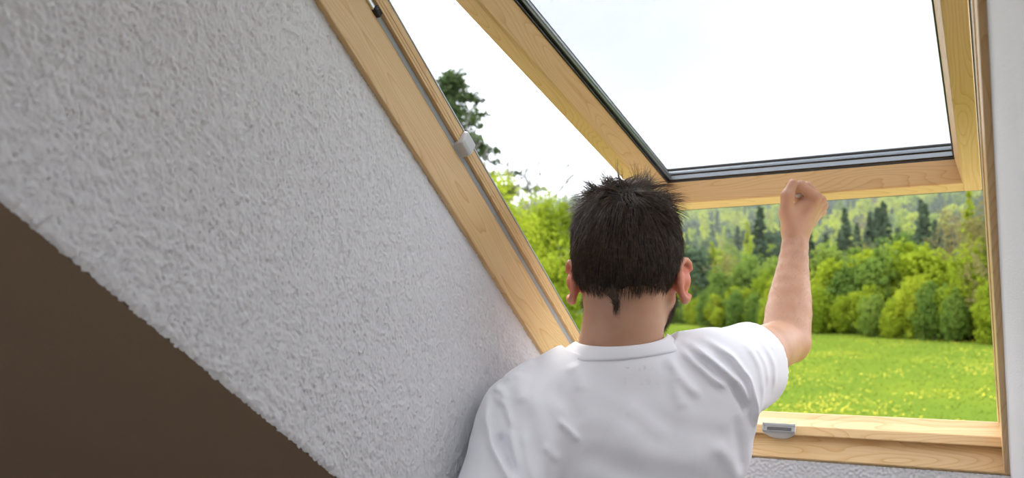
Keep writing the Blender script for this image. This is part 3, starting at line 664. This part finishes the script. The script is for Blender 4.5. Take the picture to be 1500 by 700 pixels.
# hair: dark undercoat plus several thousand tapered locks
def trace(dirs, form, origin, r0=.16):
    P = origin + dirs * r0
    for _ in range(40): P = P - dirs * np.clip(form(P), -.01, .05)[:, None] * .9
    return P
def head_loc(P): return (P - HD) @ HB.T
def hairline(az, w=1):                                   # az 0 = face, pi = nape; height of the hair's edge above the ear axis
    return w * (.0035 * np.sin(az * 9) + .002 * np.sin(az * 23 + 1)) + np.interp(np.abs(az), [0, .5, .95, 1.2, 1.45, 1.62, 1.85, 2.1, 2.6, 3.0, 3.15], [.082, .078, .060, .030, -.012, .008, -.042, -.062, -.071, -.080, -.084])
org = hd(0, -.008, .02)
na, ne = 120, 70
az, el = np.meshgrid(np.linspace(-np.pi, np.pi, na, endpoint=False), np.linspace(-.95, np.pi / 2, ne), indexing='ij')
dl = np.stack([np.sin(az) * np.cos(el), np.cos(az) * np.cos(el), np.sin(el)], -1).reshape(-1, 3)
P = trace(dl @ HB, skull, org); loc = head_loc(P); over = loc[:, 2] - hairline(np.arctan2(loc[:, 0], loc[:, 1]))
n_ = skull.grad(P); Pc = P + n_ * np.clip((over - .018) * .25, -.002, .0042)[:, None]
idx = np.arange(na * ne).reshape(na, ne); nxt = np.roll(idx, -1, 0)
F = np.stack([idx[:, :-1], nxt[:, :-1], nxt[:, 1:], idx[:, 1:]], -1).reshape(-1, 4); keep = (over > .016).reshape(-1)
F = F[keep[F].all(1)]; capV, capF = Pc, F
NS = 14500
z_ = rng.uniform(-.72, 1, NS * 3); a_ = rng.uniform(-np.pi, np.pi, NS * 3); c_ = np.sqrt(1 - z_ ** 2)
dirs = np.stack([np.sin(a_) * c_, np.cos(a_) * c_, z_], 1) @ HB
P = trace(dirs, skull, org); loc = head_loc(P); over = loc[:, 2] - hairline(np.arctan2(loc[:, 0], loc[:, 1]) + rng.normal(0, .03, len(P)))
sel = np.where(over > rng.uniform(-.004, .024, len(P)) ** 1.0 * np.where(loc[:, 2] < .02, 1, .3))[0][:NS]; P, loc, over = P[sel], loc[sel], over[sel]
n_ = skull.grad(P)
clN = 420; cl = rng.integers(0, len(P), clN); lab = np.argmin(((P[:, None, :] - P[None, cl, :]) ** 2).sum(-1), 1)
cdir = rng.normal(0, 1, (clN, 3))[lab]; clen = rng.uniform(.8, 1.2, clN)[lab]; cbend = rng.normal(0, 1, clN)[lab]
whorl = hd(.012, -.058, .098); away = P - whorl; dist = np.linalg.norm(away, axis=1)
top = np.clip((loc[:, 2] - .060) / .045, 0, 1); nape = np.clip((.012 - loc[:, 2]) / .06, 0, 1)
swirl = np.cross(n_, away / (dist[:, None] + 1e-6))
flow = away / (dist[:, None] + 1e-6) + .35 * swirl * np.exp(-dist / .05)[:, None] + np.array([0, 0, -1.]) * (.9 * (1 - top))[:, None] + hf * (.25 * top)[:, None]
flow -= n_ * (flow * n_).sum(1)[:, None]; flow /= np.linalg.norm(flow, axis=1)[:, None] + 1e-6
flow += (.20 + .60 * top)[:, None] * cdir * .55 + rng.normal(0, .10, P.shape)
length = (.029 + .015 * top - .010 * nape) * clen * rng.uniform(.75, 1.15, len(P)) * np.clip(.22 + over / .035, .2, 1)
lift = .20 + .62 * top * np.clip(1 + .5 * cbend, .2, 2) + rng.normal(0, .05, len(P)) - .10 * nape
dcur = flow + n_ * lift[:, None]; dcur /= np.linalg.norm(dcur, axis=1)[:, None]
seg = 5; pts = [P - n_ * .001]; cur = P.copy()
for k in range(seg):
    cur = cur + dcur * (length / seg)[:, None]
    dd = skull(cur); mn = (.0008 + .0052 * np.clip(over / .03, 0, 1)) * min(1, (k + 1) / 2); low = dd < mn
    if low.any(): cur[low] += skull.grad(cur[low]) * (mn - dd)[low][:, None]
    pts.append(cur.copy())
    dcur = dcur + np.array([0, 0, -1.]) * (.16 - .06 * top)[:, None] - .10 * n_ * top[:, None] + .10 * cdir * top[:, None]; dcur /= np.linalg.norm(dcur, axis=1)[:, None]
def strands(pts, rad):
    pts = np.stack(pts, 1); n0, k = pts.shape[:2]; prof = np.linspace(1, .12, k); prof[0] = .8
    tan = pts[:, -1] - pts[:, 0]; tan /= np.linalg.norm(tan, axis=1)[:, None] + 1e-9
    a = np.cross(tan, rng.normal(0, 1, (n0, 3))); a /= np.linalg.norm(a, axis=1)[:, None] + 1e-9; b = np.cross(tan, a)
    ring = np.stack([a, -.5 * a + .87 * b, -.5 * a - .87 * b], 1)
    Vv = pts[:, :, None, :] + ring[:, None] * (rad[:, None] * prof[None])[:, :, None, None]
    base = (np.arange(n0) * k * 3)[:, None, None]; kk = (np.arange(k - 1) * 3)[None, :, None]; j = np.arange(3)[None, None, :]; j2 = (j + 1) % 3
    Ff = np.stack([base + kk + j, base + kk + j2, base + kk + 3 + j2, base + kk + 3 + j], -1).reshape(-1, 4)
    return Vv.reshape(-1, 3), Ff
sV, sF = strands(pts, rng.uniform(.00035, .0007, len(P)))
hair = mesh_obj('hair', sV - ROOT, sF, 'hair', man, True); mesh_obj('undercoat', capV - ROOT, capF, 'undercoat', hair, True)
# little tail of hair at the nape
tp = []; t0_ = hd(-.012, -.092, -.060)
for k in range(160):
    s0 = t0_ + hx * rng.normal(0, .004) + hu * rng.normal(.006, .006); e0 = hd(-.008, -.080, -.084) + hx * rng.normal(0, .0025) + hu * rng.normal(0, .005)
    m0 = (s0 + e0) / 2 - hf * .006 + hx * .004
    tp.append([s0 + (m0 - s0) * f * 2 if f < .5 else m0 + (e0 - m0) * (f - .5) * 2 for f in np.linspace(0, 1, 6)])
tp = np.array(tp); P_ = tp.reshape(-1, 3); dd = head(P_); low = dd < .0015; P_[low] += head.grad(P_[low]) * (.0015 - dd[low])[:, None]; tp = P_.reshape(tp.shape)
sV, sF = strands([tp[:, k] for k in range(6)], np.full(160, .00045)); mesh_obj('nape_lock', sV - ROOT, sF, 'hair', hair, True)
# short beard along the jaw
Q = []
z_ = rng.uniform(-1, .2, 26000); a_ = rng.uniform(-1.75, 1.75, 26000); c_ = np.sqrt(1 - z_ ** 2)
P = trace(np.stack([np.sin(a_) * c_, np.cos(a_) * c_, z_], 1) @ HB, head, hd(0, .03, -.045)); loc = head_loc(P)
zz_ = loc[:, 2]; yy_ = loc[:, 1]
ok = (zz_ < -.032 - .00 * yy_) & (zz_ > -.118) & (yy_ > .012) & ~((np.abs(loc[:, 0]) < .024) & (zz_ > -.074) & (zz_ < -.046)) & (skull(P) < .004) & ((np.abs(loc[:, 0]) > .03) | (zz_ < -.045) )
P = P[ok][:4200]; n_ = head.grad(P); dv_ = n_ * .7 + rng.normal(0, .35, P.shape) - hu * .6; dv_ /= np.linalg.norm(dv_, axis=1)[:, None]; ln = rng.uniform(.004, .010, len(P))[:, None]
sV, sF = strands([P - n_ * .0005, P + dv_ * ln * .5, P + dv_ * ln - hu * .001], np.full(len(P), .00028)); mesh_obj('beard', sV - ROOT, sF, 'hair', man, True)
# fine hair on the forearm
tpar = rng.uniform(.05, .93, 1500); ang = rng.uniform(0, 2 * np.pi, 1500); ax = unit(WR - EL); u1 = unit(np.cross(ax, [0, 1, 0])); u2 = np.cross(ax, u1)
P = EL + (WR - EL) * tpar[:, None] + .06 * (np.cos(ang)[:, None] * u1 + np.sin(ang)[:, None] * u2)
for _ in range(20): P = P - arm.grad(P) * arm(P)[:, None] * .8
n_ = arm.grad(P); dv_ = n_ * .45 + u1 * rng.normal(0, .5, (len(P), 1)) + ax * .6 + rng.normal(0, .2, P.shape); dv_ /= np.linalg.norm(dv_, axis=1)[:, None]; ln = rng.uniform(.006, .012, len(P))[:, None]
sV, sF = strands([P, P + dv_ * ln * .5, P + dv_ * ln - n_ * ln * .15], np.full(len(P), .00011)); mesh_obj('arm_hair', sV - ROOT, sF, 'arm_hair', man, True)

# handle on the sash's lower rail, through the fist
def sash_local(p):                                  # figure-frame point -> sash coordinates
    w = to_world(p) - G0; c, s = math.cos(PHI), math.sin(PHI); return np.array([w[0], w[1] * c - w[2] * s, w[1] * s + w[2] * c])
hA, hB = sash_local(pt(1169, 285, 1.682)), sash_local(pt(1172, 287, 1.735))
hB2 = np.array([hB[0], .0, -.026])
hd_o = empty('handle', (0, 0, 0), (0, 0, 0), sa_)
V, F = tubes([[hA, hA + (hB - hA) * .05, hB, hB + (hB2 - hB) * .6, hB2]], [[.0052, .0062, .0065, .0065, .007]], 14)
o = mesh_obj('grip', V, F, 'plastic', hd_o, True)
bm = bmesh.new(); bm.from_mesh(o.data); bmesh.ops.holes_fill(bm, edges=bm.edges); bm.to_mesh(o.data); bm.free()
box('base_plate', (hB[0] - .008, -.006, -.044), (hB[0] + .008, .003, -.030), 'plastic', hd_o, .003)

# ------------------------------------------------------------------ outdoors: meadow, hedge, wooded hill
TB = np.array([[60, 60], [3., 70.], [-36., 104.], [-120., 165.]])       # foot of the hedge (x, y), seen as a line across the meadow
def beyond(x, y):                                   # signed distance behind the hedge line
    d = (np.array([3., 70.]) - np.array([-36., 104.])); nrm = np.array([-d[1], d[0]]) / np.linalg.norm(d); nrm = nrm if nrm[1] > 0 else -nrm
    return (x - 3.) * nrm[0] + (y - 70.) * nrm[1]
def hedge_dist(ux, uy):                             # how far the hedge stands in a given direction
    d = (np.array([3., 70.]) - np.array([-36., 104.])); nrm = np.array([-d[1], d[0]]) / np.linalg.norm(d); nrm = nrm if nrm[1] > 0 else -nrm
    return np.minimum((3. * nrm[0] + 70. * nrm[1]) / np.maximum(ux * nrm[0] + uy * nrm[1], .15), 190)
def ground_z(x, y):
    x = np.asarray(x, float); y = np.asarray(y, float)
    z = -3.4 + .05 * np.clip(y - 30, 0, 90); D_ = np.hypot(x, y); b = np.clip(D_ - hedge_dist(x / (D_ + 1e-6), y / (D_ + 1e-6)), 0, None)
    return H + z + (.136 + .006 * np.sin(x * .012 + .6)) * (np.minimum(b, 400) / 380) * D_ - .2 * np.clip(b - 400, 0, None)
gx, gy = np.meshgrid(np.linspace(-520, 260, 131), np.concatenate([np.linspace(3, 130, 90), np.linspace(134, 640, 90)]), indexing='ij')
gz = ground_z(gx, gy); V = np.stack([gx, gy, gz], -1).reshape(-1, 3); nyy = gx.shape[1]
ii = (np.arange(gx.shape[0] - 1)[:, None] * nyy + np.arange(nyy - 1)[None, :]); F = np.stack([ii, ii + nyy, ii + nyy + 1, ii + 1], -1).reshape(-1, 4)
fb = beyond(V[F][:, :, 0].mean(1), V[F][:, :, 1].mean(1))
tag(mesh_obj('meadow_ground', V, F[fb <= 3], 'meadow', None, True), kind='structure')
tag(mesh_obj('hill_ground', V, F[fb > 3], 'forest_floor', None, True), kind='structure')
# meadow growth: grass blades and dandelions, far too many to count
def in_meadow(n):
    h_ = R(1) * rng.uniform(-36, 16, n); d_ = np.sqrt(rng.uniform(22 ** 2, 115 ** 2, n)); x = d_ * np.sin(h_); y = d_ * np.cos(h_); k = beyond(x, y) < 1; return x[k], y[k]
def scatter(n, mk):
    x, y = in_meadow(n); return x, y, ground_z(x, y)
x, y, z = scatter(80000, 0); n_ = len(x); an = rng.uniform(0, np.pi, n_); hh = rng.uniform(.03, .08, n_); wd = rng.uniform(.02, .05, n_)
V = np.stack([np.stack([x - np.cos(an) * wd, y - np.sin(an) * wd, z - .01], 1), np.stack([x + np.cos(an) * wd, y + np.sin(an) * wd, z - .01], 1),
              np.stack([x + rng.normal(0, .05, n_), y + rng.normal(0, .05, n_), z + hh], 1)], 1).reshape(-1, 3)
tag(mesh_obj('meadow_grass', V, np.arange(n_ * 3).reshape(-1, 3), 'blade'), 'short bright green grass covering the meadow', 'grass', None, 'stuff')
x, y, z = scatter(95000, 0)
pn = np.sin(x * .55 + 1.7 * np.sin(y * .21)) * np.sin(y * .33 + 1.1 * np.sin(x * .4)) + .6 * np.sin(x * 1.3 + y * .9) * np.sin(y * 1.1 - x * .5)
k = (pn + rng.normal(0, .65, len(x)) > .72) & (rng.uniform(0, 1, len(x)) < np.clip(1.3 - y / 75, .08, 1)); x, y, z = x[k], y[k], z[k]; n_ = len(x)
rr = rng.uniform(.026, .052, n_); ang = np.arange(6) * np.pi / 3
V = np.stack([np.stack([x + rr * np.cos(a) , y + rr * np.sin(a), z + .10 + rr * .3 * np.sin(a + 1)], 1) for a in ang], 1).reshape(-1, 3)
tag(mesh_obj('dandelions', V, np.arange(n_ * 6).reshape(-1, 6), 'flower'), 'yellow dandelion flowers scattered over the green meadow', 'flowers', None, 'stuff')

def leaves(cen, nrm, size, g):
    n = len(cen); nn = nrm + g.normal(0, .42, (n, 3)); nn /= np.linalg.norm(nn, axis=1)[:, None]
    a = np.cross(nn, g.normal(0, 1, (n, 3))); a /= np.linalg.norm(a, axis=1)[:, None]; b = np.cross(nn, a); sz = size * g.uniform(.6, 1.3, n)
    q = [cen + (a * u + b * w) * sz[:, None] for u, w in ((-1, 0), (0, -.55), (1, 0), (0, .55))]
    return np.stack(q, 1).reshape(-1, 3), np.arange(n * 4).reshape(-1, 4)
def make_tree(name, mat, h, w, n, size, seed, kind='round', bare=.12, barkmat='bark'):
    """unlinked prototype: crown and trunk meshes, base at the origin"""
    g = np.random.default_rng(seed); paths, rads = [], []
    th_ = h * (.93 if kind == 'cone' else .80); paths.append([(0, 0, -.5), (.02 * h * g.normal(), .02 * h * g.normal(), th_ * .5), (0, 0, th_)]); rads.append([.022 * h, .016 * h, .003 * h])
    if kind == 'cone':
        W_ = 24; t_ = np.linspace(.03, 1, W_); bc, bd = [], []
        for tq_ in t_:
            z0 = h * (1 - (1 - bare) * tq_); L_ = w * tq_ ** (.62 if bare > .08 else .8)
            for k_ in range(8):
                ph = g.uniform(0, 2 * np.pi); bl = L_ * g.uniform(.55, 1.08); bc.append((0, 0, z0 + g.normal(0, .012 * h))); bd.append((np.cos(ph) * bl, np.sin(ph) * bl, bl * g.uniform(-.30, .22)))
        bc, bd = np.array(bc), np.array(bd); wt = np.linalg.norm(bd, axis=1) + .15 * w; pick = g.choice(len(bc), n, p=wt / wt.sum()); f_ = g.uniform(.12, 1, n) ** .7
        cen = bc[pick] + bd[pick] * f_[:, None] + g.normal(0, 1, (n, 3)) * np.array([.055, .055, .035]) * w * (1.25 - f_)[:, None]; nr_ = bd[pick] / (np.linalg.norm(bd[pick], axis=1)[:, None]) * .5 + np.array([0, 0, .8])
        for k_ in range(0, len(bc), 3): paths.append([bc[k_], bc[k_] + bd[k_] * .5, bc[k_] + bd[k_] * .9]); rads.append([.004 * h, .0025 * h, .001 * h])
    else:
        L = 64; rad_ = np.sqrt(g.uniform(0, 1, L)); pa = g.uniform(0, 2 * np.pi, L); lz = g.uniform(-1, 1, L); dome = np.sqrt(np.clip(1 - np.abs(lz) ** 2.4 * np.where(lz > 0, 1, .55), .03, 1))
        lc = np.stack([rad_ * dome * np.cos(pa) * .86, rad_ * dome * np.sin(pa) * .86, lz * .98], 1) * g.uniform(.75, 1.18, (L, 1)); lr = g.uniform(.10, .34, L)
        mid = np.array([0, 0, h * (bare + (1 - bare) / 2)]); sc = np.array([w, w, h * (1 - bare) / 2])
        pick = g.integers(0, L, n); dv = g.normal(0, 1, (n, 3)); dv /= np.linalg.norm(dv, axis=1)[:, None]
        u = lc[pick] + dv * (lr[pick] * np.cbrt(g.uniform(.3, 1.35, n)))[:, None] * np.array([1, 1, .7])
        fr_ = g.random(n) < .45; dr = g.normal(0, 1, (n, 3)); dr /= np.linalg.norm(dr, axis=1)[:, None]; ro = dr * (np.cbrt(g.uniform(.25, 1.1, n)))[:, None] * np.array([.92, .92, 1.0])
        wob = sum(np.sin(dr @ g.normal(0, 3.2, 3) + g.uniform(0, 6.28)) for _ in range(5)) / 3; ro = ro * (.92 + .30 * wob)[:, None]
        u[fr_] = ro[fr_]; dv[fr_] = dr[fr_]
        cen = mid + u * sc; nr_ = dv + np.array([0, 0, .25])
        for i in range(12):
            e = mid + lc[i] * sc * .95; b0 = np.array([0, 0, h * g.uniform(.1, .5)]); paths.append([b0, b0 + (e - b0) * .5 + (0, 0, .04 * h), e]); rads.append([.008 * h, .005 * h, .0015 * h])
    lv, lf = leaves(cen, nr_, size, g); tv, tf = tubes(paths, rads, 5)
    out = []
    for nm, v, f, m_ in (('crown', lv, lf, mat), ('trunk', tv, tf, barkmat)):
        o = mesh_obj(nm, v, f, m_); C.objects.unlink(o); out.append(o)
    return name, out
def plant(proto, x, y, sc, label, group, rz=None, sz=1.0, sink=.0):
    name, parts = proto
    e = empty('hedge_tree' if group and 'row of' in group else name, (x, y, float(ground_z(x, y)) - sink)); e.rotation_euler = (0, 0, random.uniform(0, 6.28) if rz is None else rz); e.scale = (sc, sc, sc * sz)
    tag(e, label, 'tree', group)
    for q in parts: c = q.copy(); C.objects.link(c); c.parent = e
    return e
broad = [make_tree('leafy_tree', 'leaf_bright', 9, 3.6, 5200, .26, 10 + k, 'round', .02) for k in range(3)]
broadm = [make_tree('green_tree', 'leaf_mid', 9, 3.3, 5200, .26, 20 + k, 'round', .04) for k in range(3)]
fir = [make_tree('conifer', 'leaf_dark', 12, 2.7, 4200, .30, 30 + k, 'cone', .05) for k in range(2)]
larch = [make_tree('larch', 'leaf_bright', 11, 1.9, 2600, .24, 35 + k, 'cone', .06) for k in range(2)]
dark = [make_tree('dark_tree', 'leaf_dark', 11, 3.4, 4200, .30, 40 + k, 'round', .08) for k in range(2)]
rust = [make_tree('budding_tree', 'leaf_rust', 10, 3.2, 1500, .20, 50 + k, 'round', .15, 'twig') for k in range(2)]

# hedge row at the far edge of the meadow
hd_line = np.array([3., 70.]) - np.array([-36., 104.]); hd_line /= np.linalg.norm(hd_line); hn = np.array([-hd_line[1], hd_line[0]]); hn = hn if hn[1] > 0 else -hn
for row, (off, sc0, step) in enumerate(((1.0, .48, 1.8), (3.6, .70, 2.5), (7.0, .84, 3.1))):
    s_ = -70.
    while s_ < 26:
        q = np.array([3., 70.]) + hd_line * (s_ + random.uniform(-.8, .8)) + hn * (off + random.uniform(-1, 1))
        r_ = random.random(); far = np.clip(-s_ / 60, 0, 1)
        proto = random.choice(broad) if r_ < .62 else random.choice(broadm)
        lab_, grp = {0: ('low bushy tree in the front of the hedge along the far meadow edge', 'front row of the meadow hedge'), 1: ('leafy tree in the middle of the hedge along the far meadow edge', 'middle row of the meadow hedge'),
                     2: ('taller leafy tree at the back of the hedge, before the wooded hill', 'back row of the meadow hedge')}[row]
        plant(proto, q[0], q[1], sc0 * random.uniform(.66, 1.2) * (1 - .30 * far), lab_, grp, None, random.uniform(.85, 1.1))
        s_ += step * random.uniform(.8, 1.2)
for s_, off, sc in ((-6.0, 2.5, .98), (-9.5, 6.5, .9)):
    q = np.array([3., 70.]) + hd_line * s_ + hn * off; plant(rust[0], q[0], q[1], sc, 'thin brownish tree just coming into bud among the hedge trees', 'budding trees in the hedge', None, 1.1)
# wooded hillside: the nearer rows tree by tree, the far rows as one mass of forest
cnt = 0; FAR = 150; far_parts = []
lo_ = {}
for key, args in {'larch': ('leaf_bright', 11, 1.9, 330, .58, 71, 'cone', .06), 'broad': ('leaf_bright', 9, 3.6, 350, .76, 72, 'round', .02), 'broadm': ('leaf_mid', 9, 3.3, 350, .76, 73, 'round', .04),
                  'rust': ('leaf_rust', 10, 3.2, 230, .52, 74, 'round', .15), 'dark': ('leaf_dark', 11, 3.4, 350, .80, 75, 'round', .08), 'fir': ('leaf_dark', 12, 2.7, 350, .74, 76, 'cone', .05)}.items():
    o = make_tree('far_tree', *args)[1][0]; me = o.data; v = np.zeros(len(me.vertices) * 3, np.float32); me.vertices.foreach_get('co', v); lo_[key] = (v.reshape(-1, 3), args[0])
    bpy.data.objects.remove(o)
for ring, dd in enumerate(np.concatenate([np.arange(12, 60, 10.), np.arange(64, 396, 15.)])):
    az_ = R(-29)
    while az_ < R(8):
        az_ += 5.0 / (dd + 90) * random.uniform(.75, 1.25); ux, uy = math.sin(az_), math.cos(az_)
        D_ = float(hedge_dist(ux, uy)) + dd + random.uniform(-5, 5); q = np.array([ux * D_, uy * D_])
        cl_ = math.sin(q[0] * .045 + 1.3) * math.sin(q[1] * .032 + .4) + .45 * math.sin(q[0] * .11 - q[1] * .05) + random.gauss(0, .38) + .10
        if cl_ > .66: kd, pr, lab_, grp = 'larch', random.choice(larch), 'slender light green larch on the wooded hillside', 'larches on the hill'
        elif cl_ > .15: kd, pr, lab_, grp = 'broad', random.choice(broad), 'yellow-green leafy tree on the wooded hillside', 'bright leafy trees on the hill'
        elif cl_ > -.15: kd, pr, lab_, grp = 'broadm', random.choice(broadm), 'mid green leafy tree on the wooded hillside', 'mid green trees on the hill'
        elif cl_ > -.28: kd, pr, lab_, grp = 'rust', random.choice(rust), 'brownish budding tree on the wooded hillside', 'budding trees on the hill'
        elif cl_ > -.6: kd, pr, lab_, grp = 'dark', random.choice(dark), 'dark blue-green tree on the wooded hillside', 'dark trees on the hill'
        else: kd, pr, lab_, grp = 'fir', random.choice(fir), 'dark green conifer on the wooded hillside', 'conifers on the hill'
        sc_, sz_, rz_ = random.uniform(.70, 1.05), random.uniform(.9, 1.2), random.uniform(0, 6.28)
        if dd < FAR: plant(pr, q[0], q[1], sc_, lab_, grp, rz_, sz_); cnt += 1
        else:
            v, mt = lo_[kd]; c_, s__ = math.cos(rz_) * sc_, math.sin(rz_) * sc_
            far_parts.append((np.stack([v[:, 0] * c_ - v[:, 1] * s__ + q[0], v[:, 0] * s__ + v[:, 1] * c_ + q[1], v[:, 2] * sc_ * sz_ + float(ground_z(q[0], q[1]))], 1), mt))
print('hill trees', cnt, len(far_parts))
mats_ = sorted(set(mt for _, mt in far_parts)); V = np.concatenate([v for v, _ in far_parts]); mi = np.concatenate([np.full(len(v) // 4, mats_.index(mt), np.int32) for v, mt in far_parts])
ff = mesh_obj('distant_forest', V, np.arange(len(V)).reshape(-1, 4), None)
for mt in mats_: ff.data.materials.append(M[mt])
ff.data.polygons.foreach_set('material_index', mi); ff.data.update()
tag(ff, 'mixed forest of countless small trees covering the far upper hillside', 'forest', None, 'stuff')
# trees close to the house, left of the window
def at(px, d): # world x, y on the ground for a viewing direction
    a = math.atan((px - 750) / FL) - YAW; return d * math.sin(a), d * math.cos(a)
near1 = make_tree('young_maple', 'leaf_bright', 8.6, 2.2, 17000, .08, 61, 'round', .10); near2 = make_tree('young_maple', 'leaf_bright', 8.7, 1.9, 17000, .08, 62, 'round', .10)
pine_ = make_tree('pine_tree', 'leaf_pine', 16.2, 7.4, 48000, .13, 63, 'cone', .10)
x, y = at(806, 32); plant(near2, x, y, .93, 'yellow-green young tree beside the hedge, next to the window jamb', None, 1.0)
x, y = at(728, 29); plant(near1, x, y, .95, 'yellow-green young tree standing in front of the tall pine', None, 2.2)
x, y = at(662, 44); plant(pine_, x, y, 1.0, 'tall dark pine rising above the yellow-green trees', None, .4)
x, y = at(772, 36); plant(near1, x, y, .86, 'yellow-green young tree in front of the bare grey tree', None, 3.1)
x, y = at(700, 30); plant(near2, x, y, .85, 'yellow-green young tree half hidden by the window jamb', None, 4)
# bare grey tree behind them
g = np.random.default_rng(7); paths, rads = [], []
def grow(p, d, L, r, lev):
    e = p + d * L; paths.append([p, p + d * L * .5 + g.normal(0, .04, 3) * L, e]); rads.append([r * 1.25, r * 1.05, r * .85])
    if lev < 6:
        for _ in range(2 if lev < 2 else 3):
            grow(e if g.random() < .6 else p + d * L * g.uniform(.5, 1), unit(d + g.normal(0, .42, 3) + (0, 0, .12)), L * g.uniform(.62, .82), r * .70, lev + 1)
grow(np.array([0, 0, -.3]), np.array([0, 0, 1.]), 3.0, .10, 0)
V, F = tubes(paths, rads, 4); x, y = at(776, 41)
o = mesh_obj('bare_tree', V, F, 'twig'); o.location = (x, y, float(ground_z(x, y))); o.scale = (1.15, 1.15, 1.35); tag(o, 'bare grey branching tree behind the yellow-green trees', 'tree')

# thin spring haze over the valley
m = bpy.data.materials.new('valley_haze'); m.use_nodes = True; t = m.node_tree; t.nodes.remove(t.nodes['Principled BSDF'])
vs_ = N(t, 'VolumeScatter'); vs_.inputs['Color'].default_value = (.92, .97, 1, 1); vs_.inputs['Density'].default_value = .00038; vs_.inputs['Anisotropy'].default_value = .2
t.links.new(vs_.outputs[0], t.nodes['Material Output'].inputs['Volume']); M['haze'] = m
tag(box('haze', (-420, 90, -10), (180, 620, 150), 'haze'), 'thin haze over the wooded hillside', 'haze', None, 'stuff')
